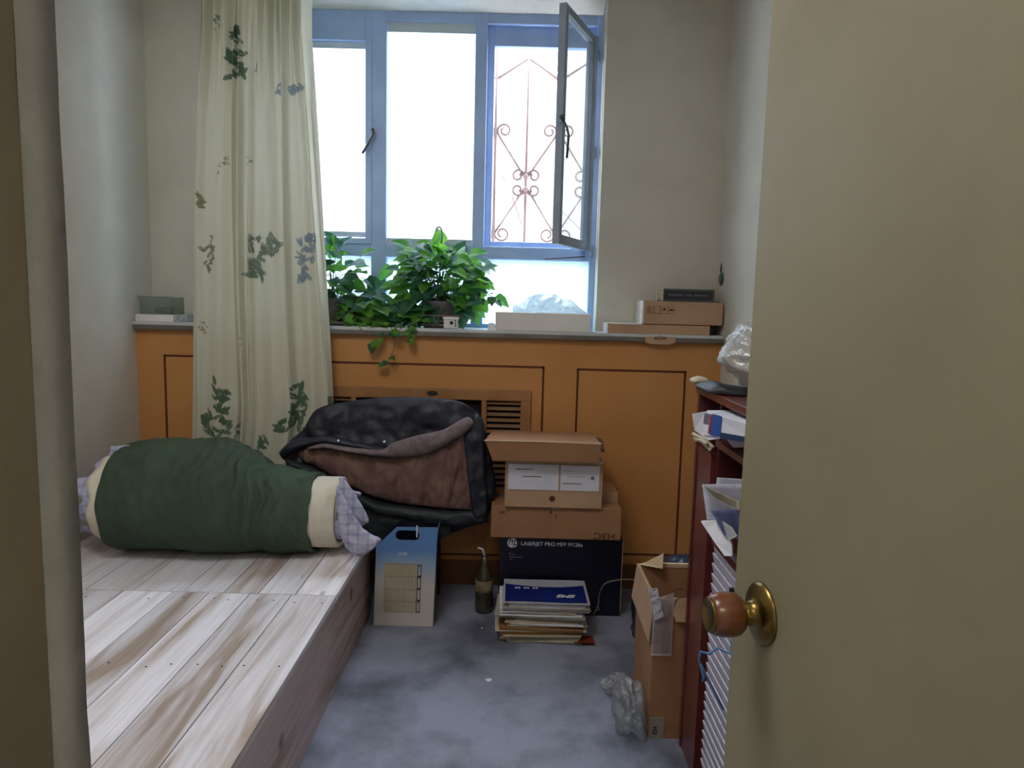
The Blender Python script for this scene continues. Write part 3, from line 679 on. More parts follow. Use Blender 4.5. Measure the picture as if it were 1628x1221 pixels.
b = B(); box(b, -.476, -.344, 2.5668, 2.5683, .055, .252); finish('table_ground', b, mat('cream_print', (186, 176, 152), rough=.6), fb)
b = B()
for k in range(4):
    z = .057 + k * .0485; dx = k * .0018; ring(b, -.351 + dx, -.336 + dx, z, z + .046, .0022, 2.5655, 2.5684)
finish('label_frames', b, M_ink, fb)
text('VOP', .018, (-.421, 2.5678, .284), M_paper, fb, name='lettering')
b = B(); box(b, -.352, -.347, 2.566, 2.568, .358, .405); finish('string_tag', b, M_paper, fb)

# ------------------------------------------------------------------ box stack
hb = root('printer_box', (.217, 2.85, 0), 'large navy printer carton at the bottom of the box stack', 'box')
b = B(); box(b, -.035, .463, 2.70, 2.975, 0, .325, .003); finish('carton', b, M_navy, hb)
b = B(); lathe(b, [(.0205, 0), (.0205, .0006)], (0.018, 2.7, .299), (0, -1, 0), 40); finish('emblem_disc', b, M_paper, hb)
text('hp', .046, (0.0, 2.699, .290), M_navy, hb, shear=.25, name='emblem_letters', sx=.85)
text('LASERJET PRO MFP M126a', .0225, (.052, 2.6995, .290), M_paper, hb, name='lettering', sx=.98)
b = B()
for k, (x0, x1, z) in enumerate(((.005, .012, .255), (.006, .03, .249), (.006, .06, .238), (.008, .02, .228))): box(b, x0, x1, 2.699, 2.7, z, z + .0025)
finish('small_print', b, mat('grey_print', (120, 124, 140), rough=.5), hb)
b = B(); lathe(b, [(.0075, 0), (.0075, .0006)], (.372, 2.7, .030), (0, -1, 0), 24); finish('seal', b, M_paper, hb)
b = B(); lathe(b, [(.0055, 0), (.0055, .0006)], (.372, 2.6993, .030), (0, -1, 0), 24); box(b, .398, .418, 2.699, 2.7, .028, .031); finish('seal_print', b, M_navy, hb)
b = B(); box(b, .4625, .4645, 2.701, 2.704, .02, .315); finish('worn_edge', b, M_cardin, hb)

hc = root('router_box', (.19, 2.83, .326), 'wide brown carton on top of the navy printer carton', 'box')
b = B(); box(b, -.07, .449, 2.68, 2.968, .326, .457, .003); finish('carton', b, M_card, hc)
text('H3C', .036, (.428, 2.6795, .354), mat('faded_brown_ink', (84, 52, 34), rough=.8), hc, flip=True, name='lettering', bold=.0006, sx=1.25)
b = B(); box(b, -.069, .448, 2.81, 2.85, .457, .4575); box(b, .17, .2, 2.679, 2.68, .445, .456); finish('packing_tape', b, M_tape, hc)
b = B()
for (x0, x1, z0, z1) in ((-.035, -.028, .425, .436), (-.022, -.017, .425, .437), (-.008, .002, .436, .438), (.165, .172, .43, .442), (.187, .19, .41, .428)): box(b, x0, x1, 2.679, 2.68, z0, z1)
finish('scuff', b, MATS['faded_brown_ink'], hc)
b = B(); box(b, .375, .445, 2.76, 2.93, .4575, .500, .002)
tag(finish('small_carton', b, M_card2), 'small dull carton behind the labelled box on the stack', 'box')

lb = root('labelled_box', (.175, 2.79, .458), 'brown carton with two white paper labels on its front', 'box')
b = B(); box(b, -.018, .367, 2.665, 2.93, .458, .650, .002); finish('carton', b, M_card2, lb)
b = B(); box(b, -.014, .366, 2.655, 2.668, .640, .652, .001); finish('lid_lip', b, M_cardin, lb)
lbl1 = B(); box(lbl1, -.006, .193, 2.6615, 2.6645, .530, .633); l1 = finish('paper_label', lbl1, M_label, lb)
lbl2 = B(); box(lbl2, .200, .353, 2.6615, 2.6645, .530, .632); l2 = finish('paper_label', lbl2, M_label, lb)
b = B(); box(b, .022, .09, 2.661, 2.662, .611, .614); box(b, .05, .124, 2.661, 2.662, .582, .585); finish('print_line', b, M_ink, l1)
b = B(); box(b, .208, .255, 2.661, 2.662, .609, .6105); box(b, .225, .30, 2.661, 2.662, .586, .587)
for k in range(12): box(b, .208 + k * .0063, .2125 + k * .0063, 2.661, 2.662, .556, .562)
lathe(b, [(.008, 0), (.008, .0005)], (.326, 2.6616, .583), (0, -1, 0), 12); finish('print_line', b, mat('pale_ink', (120, 120, 134), rough=.7), l2)
b = B(); lathe(b, [(.012, 0), (.012, .0006)], (.17, 2.6652, .495), (0, -1, 0), 20); finish('finger_hole', b, MATS['faded_brown_ink'], lb)

tb = root('flat_carton', (.13, 2.72, .652), 'open-ended flat brown carton on the very top of the box stack', 'box')
b = B(); x0, x1, y0, y1, z0, z1 = -.075, .345, 2.60, 2.855, .655, .731
A = [Vector((x0 + .008, y0 + .01, z0)), Vector((x1, y0 + .01, z0)), Vector((x1, y1, z0)), Vector((x0 + .02, y1, z0))]
D = [Vector((x0 - .024, y0, z1 + .006)), Vector((x1 + .003, y0, z1 - .002)), Vector((x1, y1, z1 - .002)), Vector((x0, y1, z1))]
va = [b.verts.new(p) for p in A]; vd = [b.verts.new(p) for p in D]
b.faces.new(va[::-1]); b.faces.new(vd)
for i in range(4): b.faces.new((va[i], va[(i + 1) % 4], vd[(i + 1) % 4], vd[i]))
bmesh.ops.bevel(b, geom=b.edges[:], offset=.002, segments=2, affect='EDGES')
finish('carton', b, M_card, tb)
b = B(); slab(b, [Vector((.346, y, z)) for y, z in [(2.62 + .10 * (1 - math.cos(t * math.pi / 10)) , .700 + .032 * math.sin(t * math.pi / 10)) for t in range(11)]], (.018, 0, -.004)); finish('end_flap', b, MATS['faded_brown_ink'], tb)
b = B(); box(b, -.10, .347, 2.5975, 2.6, .7335, .7375); finish('lid_edge', b, M_cardin, tb)

# ------------------------------------------------------------------ stack of papers
random.seed(21)
z = .0
specs = [(.345, .20, M_papery, 'cream'), (.33, .215, M_paperg, 'grey')]
mats_ = [M_paperg, M_papery, M_paperg, M_papery, mat('brown_envelope', (150, 112, 70), rough=.8), M_papery, mat('brown_envelope', (150, 112, 70)), M_papery, M_paper, M_papery, M_paperg, M_papery, M_paperg, M_paper, M_papery, M_paper, M_paper, M_paperg, M_paper, M_paper]
descr = ['ragged grey newspaper at the very bottom of the floor pile', 'thick cream paper bundle second from the bottom of the pile', 'grey folded newspaper third from the bottom of the pile', 'cream folded sheets just beneath the lower brown envelope', 'lower brown envelope a third up the floor pile', 'cream sheets between the two brown envelopes in the pile',
         'upper brown envelope near the middle of the floor pile', 'cream booklet resting on the upper brown envelope', 'white folded sheet low in the middle of the floor pile', 'cream folded newspaper at mid-height of the floor pile', 'grey newspaper right above the pile middle', 'cream magazine above the grey newspaper in the pile', 'thin grey journal in the upper half of the pile', 'white brochure in the upper half of the pile',
         'cream leaflet with curled edge in the upper pile', 'white magazine fourth beneath the blue mailer', 'white magazine third beneath the blue mailer', 'grey newspaper second beneath the blue mailer', 'white envelope directly beneath the wide blue-banded mailer', 'white sheet poking out right under the blue mailer']
for k, (mt, ds) in enumerate(zip(mats_, descr)):
    h = random.uniform(.0055, .0085) if k > 2 else .0095
    sx = random.uniform(.132, .170) - (.012 if 6 < k < 12 else 0); sy = random.uniform(.095, .112); cx_ = .143 + random.uniform(-.016, .016); cy_ = 2.56 + random.uniform(-.008, .008); rz = random.uniform(-.04, .04)
    b = B(); nl = 3
    for q in range(nl):
        zz = z + h * q / nl; s2 = random.uniform(-.004, .004)
        T2 = Matrix.Translation((cx_ + s2, cy_ + s2, 0)) @ Matrix.Rotation(rz + random.uniform(-.01, .01), 4, 'Z')
        nx = 14; top = []; bot = []
        for i in range(nx + 1):
            u = i / nx; x = (u - .5) * 2 * sx; wv = .0030 * (1 + noise.noise(Vector((u * 3.2, 1.3, 0)))) * k / 20
            for (arr, dz) in ((bot, 0.0002), (top, h / nl - .0004)):
                arr.append((b.verts.new(T2 @ Vector((x, -sy, zz + dz + wv ))), b.verts.new(T2 @ Vector((x, sy, zz + dz + wv)))))
        for i in range(nx):
            b.faces.new((top[i][0], top[i + 1][0], top[i + 1][1], top[i][1])); b.faces.new((bot[i][0], bot[i][1], bot[i + 1][1], bot[i + 1][0]))
            b.faces.new((bot[i][0], bot[i + 1][0], top[i + 1][0], top[i][0])); b.faces.new((bot[i][1], top[i][1], top[i + 1][1], bot[i + 1][1]))
        b.faces.new((bot[0][0], top[0][0], top[0][1], bot[0][1])); b.faces.new((bot[nx][0], bot[nx][1], top[nx][1], top[nx][0]))
    z += h
    tag(finish('newspaper', b, mt), ds, 'paper', 'papers piled on the floor in front of the printer carton')
ztop = z + .0055
em = root('postal_mailer', (.145, 2.56, ztop), 'white card mailer with a wide blue band on top of the paper pile', 'envelope')
b = B()
def emz(u, v): return Vector((-.012 + .322 * u, 2.445 + .225 * v, ztop + .003 + .004 * math.sin(u * math.pi) * 0 + .002 * noise.noise(Vector((u * 2, v * 2, 0)))))
sheetgrid(b, emz, 20, 14, .0025); finish('card', b, M_paper, em)
b = B()
def emb(u, v):
    q = emz(.02 + .95 * u, .05 + (.62 + .10 * (2 * u - 1) ** 2) * v); q.z += .0012; return q
sheetgrid(b, emb, 24, 12, .0006); finish('blue_band', b, M_blue, em)
text('EMS', .034, (.262, 2.520, ztop + .0062), M_paper, em, face='up', flip=True, shear=.35, bold=.0012, name='lettering', sx=1.15)
b = B()
for k in range(8):
    if k in (2, 5): continue
    box(b, .032 + k * .0115, .040 + k * .0115, 2.572, 2.584, ztop + .0058, ztop + .0064)
finish('small_print', b, M_paper, em)
b = B(); sheetgrid(b, lambda u, v: Vector((.255 + .075 * u, 2.44 + .06 * v, .0105 + .004 * u)), 6, 6, .001)
tag(finish('red_leaflet', b, mat('red_print', (150, 62, 50), rough=.6)), 'red printed leaflet sticking out low at the right of the paper pile', 'paper')

# ------------------------------------------------------------------ bottle, cable, scraps
q = Vector((-.093, 2.72, 0))
bt = root('glass_bottle', q, 'murky bottle with dropper standing beside the navy carton', 'bottle')
b = B(); lathe(b, [(.030, 0), (.036, .006), (.037, .03), (.035, .12), (.030, .155), (.017, .185), (.0135, .20), (.0135, .235)], q, seg=28); finish('glass', b, mat('murky_glass', (70, 64, 48), (44, 42, 30), rough=.12, scale=12, spec=.8), bt, True)
b = B(); lathe(b, [(.0365, .09), (.0375, .092), (.036, .135), (.0345, .136)], q, seg=28); finish('paper_label', b, mat('stained_label', (132, 116, 88), (84, 70, 48), rough=.8, scale=30), bt, True)
b = B(); tube(b, [q + Vector((0, 0, .23)), q + Vector((-.01, 0, .262)), q + Vector((-.03, -.006, .27))], [.006, .004, .003], 8); finish('dropper', b, M_paper, bt, True)
b = B(); tube(b, curve_pts([P(943, 978, 2.69), P(951, 962, 2.685), P(953, 945, 2.68), P(962, 928, 2.66), P(985, 922, 2.62), P(1018, 921, 2.5), P(1034, 913, 2.42), P(1050, 905, 2.40)], 50), .0032, 8)
tag(finish('power_cable', b, M_cable, None, True), 'thin greyish cable running from the paper pile to the open carton', 'cable')
for (x, y, s, lab) in ((777, 1082, .011, 'white paper scrap in the middle of the grey floor'), (766, 999, .004, 'tiny white crumb on the floor left of the paper pile')):
    d_ = ray(x, y); p = Vector((0, 0, CAMZ)) + d_ * (-CAMZ / d_.z)
    b = B(); slab(b, [p + Vector((s * math.cos(a) * (1 + .3 * math.sin(a * 3)), s * math.sin(a), .0005)) for a in [k * math.pi / 5 for k in range(10)]], (0, 0, .002))
    tag(finish('paper_scrap', b, M_paper), lab, 'scrap')

# ------------------------------------------------------------------ open carton, bags by the cabinet
oc = root('open_carton', (.60, 2.02, 0), 'tall brown carton with open taped flaps beside the red cabinet', 'box')
cx0, cx1, cy0, cy1, cz1 = .425, .80, 1.90, 2.17, .425
b = B(); t = .006
box(b, cx0, cx1, cy0, cy0 + t, 0, cz1); box(b, cx0, cx1, cy1 - t, cy1, 0, cz1); box(b, cx0, cx0 + t, cy0 + t, cy1 - t, 0, cz1); box(b, cx1 - t, cx1, cy0 + t, cy1 - t, 0, cz1); box(b, cx0, cx1, cy0, cy1, 0, .006)
finish('carton', b, M_card, oc)
b = B(); slab(b, [Vector((cx0 + .035, cy0 + .002, cz1 + .004)), Vector((cx1 - .02, cy0 + .002, cz1 + .004)), Vector((cx1 - .02, cy0 - .012, cz1 - .06)), Vector((cx0 + .06, cy0 - .012, cz1 - .06))], (0, -.003, 0)); finish('front_flap', b, M_card2, oc)
b = B(); slab(b, [Vector((cx0, cy1, cz1)), Vector((cx0 + .02, cy1 + .0, cz1 + .005)), Vector((cx0 + .075, cy1 - .02, cz1 + .045)), Vector((cx0 + .07, cy1 - .04, cz1 + .003))], (0, -.003, 0)); finish('corner_flap', b, M_cardin, oc)
b = B(); box(b, cx0 + .05, cx1, cy1 - .008, cy1 + .004, cz1 - .006, cz1 + .006); finish('rear_flap', b, M_cardin, oc)
b = B(); slab(b, [Vector((cx0 - .001, cy0 + .0, cz1 + .003)), Vector((cx0 - .001, cy1, cz1 + .003)), Vector((cx0 - .014, cy1, cz1 - .11)), Vector((cx0 - .010, cy0, cz1 - .13))], (-.003, 0, 0)); finish('side_flap', b, M_card2, oc)
b = B(); sheetgrid(b, lambda u, v: Vector((cx0 - .006 + .058 * u, cy0 - .0135 + .003 * abs(2 * u - 1) + .001 * noise.noise(Vector((u * 8, v * 14, 1))), cz1 + .006 - .17 * v + .02 * (1 - v) * u)), 12, 20, .0008)
finish('clear_tape', b, M_tape, oc, True)
b = B(); slab(b, PP([(1030, 936), (1045, 935), (1055, 980), (1041, 986)], 1.882), (0, -.0015, 0)); finish('tape_sheen', b, M_tape2, oc)  # bright sheen of the tape put into a whitish patch
b = B(); box(b, cx0 + .001, cx0 + .045, cy0 - .002, cy0 - .0005, .0, .065); lt = finish('paper_label', b, mat('grey_label', (150, 142, 130), rough=.7), oc)
b = B(); ring(b, cx0 + .012, cx0 + .024, .014, .028, .0025, cy0 - .003, cy0 - .0018); box(b, cx0 + .014, cx0 + .023, cy0 - .003, cy0 - .0018, .032, .037); finish('symbol', b, M_ink, lt)
b = B(); tube(b, curve_pts([P(1068, 941, 1.885), P(1076, 936, 1.885), P(1086, 937, 1.885)], 12), .0012, 5); tube(b, curve_pts([P(1072, 962, 1.883), P(1078, 952, 1.883), P(1088, 950, 1.883)], 12), .0012, 5); finish('pen_scrawl', b, M_ink, oc)

def blob(name, parent, m, c, s, seed, amp=.25, fr=3.0, sub=5, floor=None, smooth=True, lim=None):
    bm = B(); bmesh.ops.create_icosphere(bm, subdivisions=sub, radius=1)
    for v in bm.verts:
        p = v.co.copy(); n1 = noise.noise(p * fr * .7 + Vector((seed, 0, 0))); n2 = abs(noise.noise(p * fr * 1.6 + Vector((0, seed, 0)))); n3 = abs(noise.noise(p * fr * 4.5 + Vector((0, 0, seed))))
        p *= 1 + amp * n1 - amp * .55 * n2 - amp * .22 * n3
        v.co = Vector(c) + Vector((p.x * s[0], p.y * s[1], p.z * s[2]))
        if floor is not None and v.co.z < floor: v.co.z = floor + .0005
        if lim:
            v.co.x = max(lim[0], min(lim[1], v.co.x)); v.co.y = max(lim[2], min(lim[3], v.co.y))
    return finish(name, bm, m, parent, smooth)
tag(blob('dark_plastic_bag', None, M_bluepl, (.66, 2.43, .15), (.20, .19, .19), 4, .22, 2.2, 5, 0.0, lim=(.46, .88, 2.2, 2.9)), 'shiny dark blue bag slumped behind the open carton', 'bag')
pb = root('clear_plastic_bag', (.40, 2.02, 0), 'crumpled see-through plastic bag on the floor against the open carton', 'bag')
blob('bag_body', pb, M_bag, (.383, 1.965, .05), (.05, .10, .085), 2, .45, 2.6, 5, 0.0, lim=(.2, .418, 1.7, 2.6))
blob('bag_mouth', pb, M_bag, (.375, 2.13, .028), (.052, .055, .035), 8, .5, 2.6, 5, 0.0, lim=(.2, .418, 1.7, 2.6))

# ------------------------------------------------------------------ red cabinet
cb = root('cabinet', (.70, 1.5, 0), 'red brown varnished cabinet with louvred doors and paper-stuffed shelves', 'cabinet')
X0, X1, YA, YB_, ZT = .508, .895, 1.15, 1.877, 1.045
b = B(); box(b, X0, X1, YB_ - .016, YB_, 0, ZT, .001); finish('side_panel', b, M_red, cb)
b = B(); box(b, X0, X1, YA, YA + .016, 0, ZT, .001); finish('side_panel', b, M_red, cb)
b = B(); box(b, X0 + .004, X0 + .022, 1.790, YB_ - .018, 0, .885, .001); box(b, X0 + .003, X0 + .022, 1.728, 1.788, 0, .885, .001); finish('stile', b, M_red, cb)
b = B(); box(b, X0 + .02, X1, 1.722, 1.736, 0, 1.024); finish('partition', b, M_redin, cb)
b = B(); box(b, X1 - .01, X1, YA, YB_, 0, ZT); finish('back_panel', b, M_redin, cb)
b = B(); box(b, X0 - .004, X1, YA - .01, YB_ + .003, ZT - .02, ZT, .002); finish('top', b, M_red, cb)
for zz in (.925, .700):
    b = B(); box(b, X0 + .01, X1 - .01, YA + .016, 1.722, zz - .016, zz); finish('shelf', b, M_red, cb)
b = B(); box(b, X0 + .01, X1 - .01, YA + .016, 1.72, 0, .03); finish('plinth', b, M_redin, cb)
dr = B(); box(dr, X0 + .002, X0 + .022, 1.255, 1.285, .03, .69, .001); box(dr, X0 + .002, X0 + .022, 1.285, 1.68, .67, .69, .001); box(dr, X0 + .002, X0 + .022, 1.285, 1.68, .03, .045, .001)
door = finish('door', dr, M_red, cb)
b = B(); zz = .655
while zz > .06:
    box(b, -.002, .002, 1.285, 1.672, -.0205, .0205, M=Matrix.Translation((X0 + .010, 0, zz)) @ Matrix.Rotation(math.radians(-13), 4, 'Y')); zz -= .0262
finish('louvre_slats', b, M_louv, door)
b = B(); box(b, X0 + .03, X0 + .034, 1.26, 1.72, .03, .69); finish('inner_lining', b, M_redin, cb)
b = B(); tube(b, [P(1163, 935, 1.50), P(1164, 945, 1.50)], .006, 8); finish('handle', b, M_black, door)
# things on it
tag(blob('white_plastic_bag', None, M_bagw, (.655, 1.72, 1.140), (.13, .16, .085), 5, .35, 2.4, 5, 1.066, lim=(.50, .88, 1.5, 1.95)), 'white plastic bag of oddments on top of the red cabinet', 'bag')
b = B(); bmesh.ops.create_icosphere(b, subdivisions=4, radius=.05, matrix=Matrix.Translation((.64, 1.70, 1.112)) @ Matrix.Diagonal((1.4, 1, 1, 1)))
tag(blob('bread_packet', None, mat('tan_packet', (196, 152, 104), (170, 60, 50), rough=.5, scale=12), (.655, 1.66, 1.112), (.05, .06, .035), 3, .2, 2, 4, 1.070), 'tan and red packet inside the white plastic bag', 'packet'); b.free()
b = B(); cushion(b, [P(1105, 612, 1.80), P(1125, 602, 1.78), P(1150, 609, 1.74), P(1195, 618, 1.70)], [P(1106, 620, 1.80), P(1125, 628, 1.78), P(1150, 632, 1.74), P(1195, 632, 1.70)], (1.74, 1.70), .06, .10, 60, 14, .008, 16, 6)
for v in b.verts: v.co.z = max(v.co.z, 1.0465)
tag(finish('black_cloth', b, mat('black_cloth', (44, 46, 54), (26, 28, 34), rough=.5), None, True), 'folded black cloth on the cabinet top beneath the white bag', 'cloth')
b = B(); cushion(b, [P(1103, 605, 1.82), P(1115, 600, 1.82), P(1130, 603, 1.82)], [P(1104, 611, 1.82), P(1115, 613, 1.82), P(1130, 612, 1.82)], (1.86, 1.86), .03, .02, 24, 8, .003, 20, 2)
tag(finish('paper_wrapper', b, M_papery, None, True), 'pale wrapper peeking out beside the black cloth on the cabinet top', 'wrapper')

def sheet(pts, m, name, label, cat='paper', th=.0015, group=None, bend=.0):
    """four corners in space -> slightly curled sheet"""
    A, D, E_, G_ = [Vector(p) for p in pts]
    bm = B(); nrm = (D - A).cross(G_ - A).normalized()
    def fn(u, v):
        p = (A * (1 - u) + D * u) * (1 - v) + (G_ * (1 - u) + E_ * u) * v
        return p + nrm * bend * math.sin(u * math.pi) * 1.0
    sheetgrid(bm, fn, 10, 8, th)
    return tag(finish(name, bm, m, None, True), label, cat, group)
def Q(x, y, X):
    d_ = ray(x, y); return Vector((0, 0, CAMZ)) + d_ * (X / d_.x)
# packages on the upper shelf (z .862), poking out past the front
wp = root('courier_package', (.52, 1.66, .865), 'white padded package with red and blue print on the top shelf', 'package')
b = B(); c4 = [P(1121, 652, 1.66), P(1205, 676, 1.40), P(1205, 706, 1.40), P(1116, 694, 1.66)]
slab(b, c4, (.14, .03, .0)); bmesh.ops.bevel(b, geom=b.edges[:], offset=.004, segments=2, affect='EDGES'); finish('wrapping', b, M_paper, wp)
def between(u0, u1, v0, v1, off):
    def bl(u, v): return (c4[0] * (1 - u) + c4[1] * u) * (1 - v) + (c4[3] * (1 - u) + c4[2] * u) * v + Vector(off)
    return [bl(u0, v0), bl(u1, v0), bl(u1, v1), bl(u0, v1)]
b = B(); slab(b, between(.12, .16, .1, .85, (-.001, -.0014, 0)), (0, -.0004, 0)); finish('red_stripe', b, mat('red_ink', (170, 50, 60), rough=.5), wp)
b = B(); slab(b, between(.17, .36, .05, .9, (-.001, -.0014, 0)), (0, -.0004, 0)); finish('blue_patch', b, mat('blue_ink', (52, 92, 168), rough=.4), wp)
b = B(); slab(b, between(.0, .10, .1, .5, (-.001, -.0014, 0)), (0, -.0004, 0)); finish('barcode_patch', b, mat('grey_ink', (110, 108, 130), rough=.5), wp)
b = B(); slab(b, between(.36, 1, .72, .98, (-.001, -.0014, 0)), (0, -.0004, 0)); finish('navy_edge', b, mat('navy_ink', (52, 70, 110), rough=.4), wp)
b = B(); slab(b, [P(1100, 658, 1.80), P(1121, 654, 1.78), P(1138, 698, 1.72), P(1126, 700, 1.74), P(1104, 684, 1.80)], (.10, .02, .0)); tag(finish('white_package', b, M_label), 'plain lilac white package wedged left of the printed courier package', 'package')
b = B()
for k, (a, c) in enumerate((((1102, 690), (1134, 712)), ((1104, 696), (1130, 716)), ((1106, 700), (1124, 706)))):
    tube(b, curve_pts([P(*a, 1.80), P((a[0] + c[0]) / 2, (a[1] + c[1]) / 2 - 3, 1.76), P(*c, 1.72)], 10), .005, 6)
tag(finish('paper_twist', b, M_papery, None, True), 'crumpled tan paper twist under the lilac white package', 'paper')
sheet([P(1142, 685, 1.60), P(1215, 678, 1.38), P(1215, 712, 1.38), P(1166, 712, 1.55)], M_label, 'loose_sheet', 'pale sheet hanging over the shelf edge under the courier package', bend=.004)
# papers stuffed on the lower shelf (z .70)
g_ = 'papers stuffed on the lower cabinet shelf'
sheet([P(1140, 759, 1.64), P(1215, 764, 1.42), P(1215, 785, 1.42), P(1138, 775, 1.64)], M_paper, 'loose_sheet', 'uppermost pale sheet standing at the back of the lower shelf', group=g_, bend=.003)
sheet([P(1116, 770, 1.62), P(1215, 770, 1.40), P(1215, 830, 1.40), P(1124, 826, 1.62)], M_label, 'loose_sheet', 'broad lilac white sheet whose corner juts out farthest left', group=g_, bend=.004)
sheet([P(1118, 772, 1.58), P(1175, 797, 1.45), P(1175, 812, 1.45), P(1134, 790, 1.58)], M_papery, 'booklet', 'thin cream booklet tilted across the stuffed sheets', 'booklet', th=.006, group=g_)
sheet([P(1130, 812, 1.56), P(1205, 808, 1.40), P(1205, 870, 1.40), P(1150, 850, 1.52)], mat('blue_grey_print', (120, 130, 168), (90, 98, 140), rough=.6, scale=24), 'brochure', 'blue grey printed brochure in the lower shelf papers', 'brochure', th=.002, group=g_)
sheet([P(1148, 828, 1.50), P(1164, 838, 1.47), P(1172, 852, 1.45), P(1158, 860, 1.48)], M_paper, 'card_slip', 'small white slip lying on the blue grey brochure', 'card', th=.003, group=g_)
b = B(); tp = [P(1114, 829, 1.60), P(1140, 828, 1.57), P(1156, 845, 1.53), P(1164, 868, 1.50), P(1164, 884, 1.49), P(1152, 884, 1.50), P(1136, 862, 1.54), P(1124, 844, 1.58)]
slab(b, tp, (.004, .004, .001)); tag(finish('envelope', b, M_paper), 'bright white envelope hanging down over the louvres', 'envelope', g_)
# blue wire hanger
b = B(); hp = [P(1163, 1019, 1.49), P(1162, 1040, 1.49), P(1140, 1030, 1.50), P(1128, 1040, 1.50), P(1114, 1036, 1.51), P(1111, 1050, 1.51), P(1122, 1072, 1.51), P(1150, 1128, 1.50)]
tube(b, hp, .0028, 8); tube(b, [P(1114, 1056, 1.50), P(1119, 1078, 1.50), P(1117, 1083, 1.50)], .003, 8)
tag(finish('wire_hanger', b, M_wire, None, True), 'light blue coated wire hanger hooked on the louvred door', 'hanger')

# ------------------------------------------------------------------ room door
dd = tag(root('door_1', (.39, .26, 0), 'open beige painted door with round wooden knob', 'door'), kind='structure')
e0 = Vector((.308, .90, 0)); h0 = Vector((.392, .24, 0)); dv = (h0 - e0).normalized(); nv_ = Vector((dv.y, -dv.x, 0))  # points to -X side
if nv_.x > 0: nv_ = -nv_
Md = Matrix(((dv.x, -nv_.x, 0, e0.x), (dv.y, -nv_.y, 0, e0.y), (0, 0, 1, 0), (0, 0, 0, 1)))
b = B(); box(b, 0, .665, 0, .038, .012, 2.0, .0015, M=Md); finish('leaf', b, M_door, dd)
def DK(x, y):   # pixel on the door's face
    d_ = ray(x, y); o = Vector((0, 0, CAMZ)); t = (e0 - o).dot(nv_) / d_.dot(nv_); return o + d_ * t
kc = DK(1211, 975)
b = B(); lathe(b, [(.0385, 0), (.0385, .002), (.034, .006), (.022, .010), (.016, .012), (.014, .020), (.014, .034)], kc, nv_, 48); kn = finish('rosette', b, M_brass, dd, True)
b = B(); lathe(b, [(.014, .026), (.021, .028), (.0258, .034), (.0272, .043), (.0266, .055), (.0240, .064), (.0215, .068)], kc, nv_, 48); k2 = finish('knob', b, M_knobw, dd, True)
b = B(); lathe(b, [(.0218, .0675), (.0210, .0700), (.0175, .0700), (.0165, .0685)], kc, nv_, 40); finish('knob_ring', b, M_brass, k2, True)
b = B(); box(b, -.001, .0005, .008, .030, kc.z - .03, kc.z + .03, M=Md); finish('latch_plate', b, M_brass, dd)
# ------------------------------------------------------------------ jade charm
b = B(); jc = Q(1146.5, 443, XR - .004)
jd = root('jade_charm', jc, 'round green jade charm hanging on the right wall', 'charm')
lathe(b, [(.026, 0), (.028, .003), (.026, .006)], jc + Vector((.002, 0, 0)), (-1, 0, 0), 32); finish('disc', b, M_jade, jd, True)
b = B(); tube(b, [jc + Vector((-.003, 0, .027)), jc + Vector((-.003, .004, .04)), jc + Vector((-.003, -.003, .052)), jc + Vector((-.003, 0, .066))], [.002, .005, .003, .002], 8); finish('cord', b, mat('dull_cord', (86, 84, 66)), jd, True)
b = B(); lathe(b, [(.004, 0), (.004, .006)], Q(1140, 293, XR - .001), (-1, 0, 0), 10); tag(finish('wall_nail', b, M_metal), 'small nail in the right wall high above the jade charm', 'nail')

# ------------------------------------------------------------------ things on the sill
S = 1.1425
lx = root('white_flat_box', (-1.52, 3.05, S), 'flat white carton on the left end of the sill', 'box')
b = B(); box(b, -1.628, -1.465, 2.985, 3.13, S, S + .03, .001); finish('carton', b, M_white, lx)
b = B(); box(b, -1.465, -1.435, 2.986, 3.129, S, S + .029, .001); finish('end_print', b, mat('grey_print2', (130, 130, 130), (190, 190, 188), rough=.6, scale=60), lx)
gd = root('clear_dish', (-1.54, 3.06, S + .031), 'clear square plastic dish on the flat white carton', 'dish')
b = B(); d0, d1, e_0, e_1, t = -1.612, -1.480, 2.995, 3.12, .003; z0 = S + .0305
box(b, d0, d1, e_0, e_1, z0, z0 + t); box(b, d0, d0 + t, e_0, e_1, z0, z0 + .075); box(b, d1 - t, d1, e_0, e_1, z0, z0 + .075); box(b, d0, d1, e_0, e_0 + t, z0, z0 + .075); box(b, d0, d1, e_1 - t, e_1, z0, z0 + .075)
box(b, d0 - .008, d1 + .012, e_0 - .005, e_0 + .001, z0 + .070, z0 + .078)
finish('dish', b, M_clear, gd)
tag(blob('dark_pebble', None, mat('dark_brown_pebble', (66, 48, 40), rough=.8), (-1.535, 3.05, z0 + .016), (.045, .04, .016), 3, .1, 2, 3, z0 + .004), 'dark brown lump lying in the clear dish', 'lump')
wb = root('white_box', (.125, 3.09, S), 'shallow white carton on the sill under the clear wrap', 'box')
b = B(); box(b, -.078, .331, 2.975, 3.20, S, S + .078, .002); finish('carton', b, M_white, wb)
b = B(); cushion(b, PP([(815, 497), (817, 485), (834, 479), (846, 467), (866, 464), (884, 468), (893, 475), (908, 477), (920, 488), (934, 498)], 3.08), [P(814, 499, 3.08), P(830, 500, 3.08), P(850, 500, 3.08), P(880, 500, 3.08), P(905, 501, 3.08), P(920, 501, 3.08), P(933, 501, 3.08)], 3.09, .08, .07, 90, 60, .035, 20, 3)
for v in b.verts: v.co.z = max(v.co.z, S + .0785)
tag(finish('clear_wrap', b, M_wrap, None, True), 'crumpled clear plastic wrap heaped on the shallow white carton', 'plastic wrap')
c1 = root('tuck_carton', (.64, 3.07, S), 'long flat brown carton lowest at the right end of the sill', 'box')
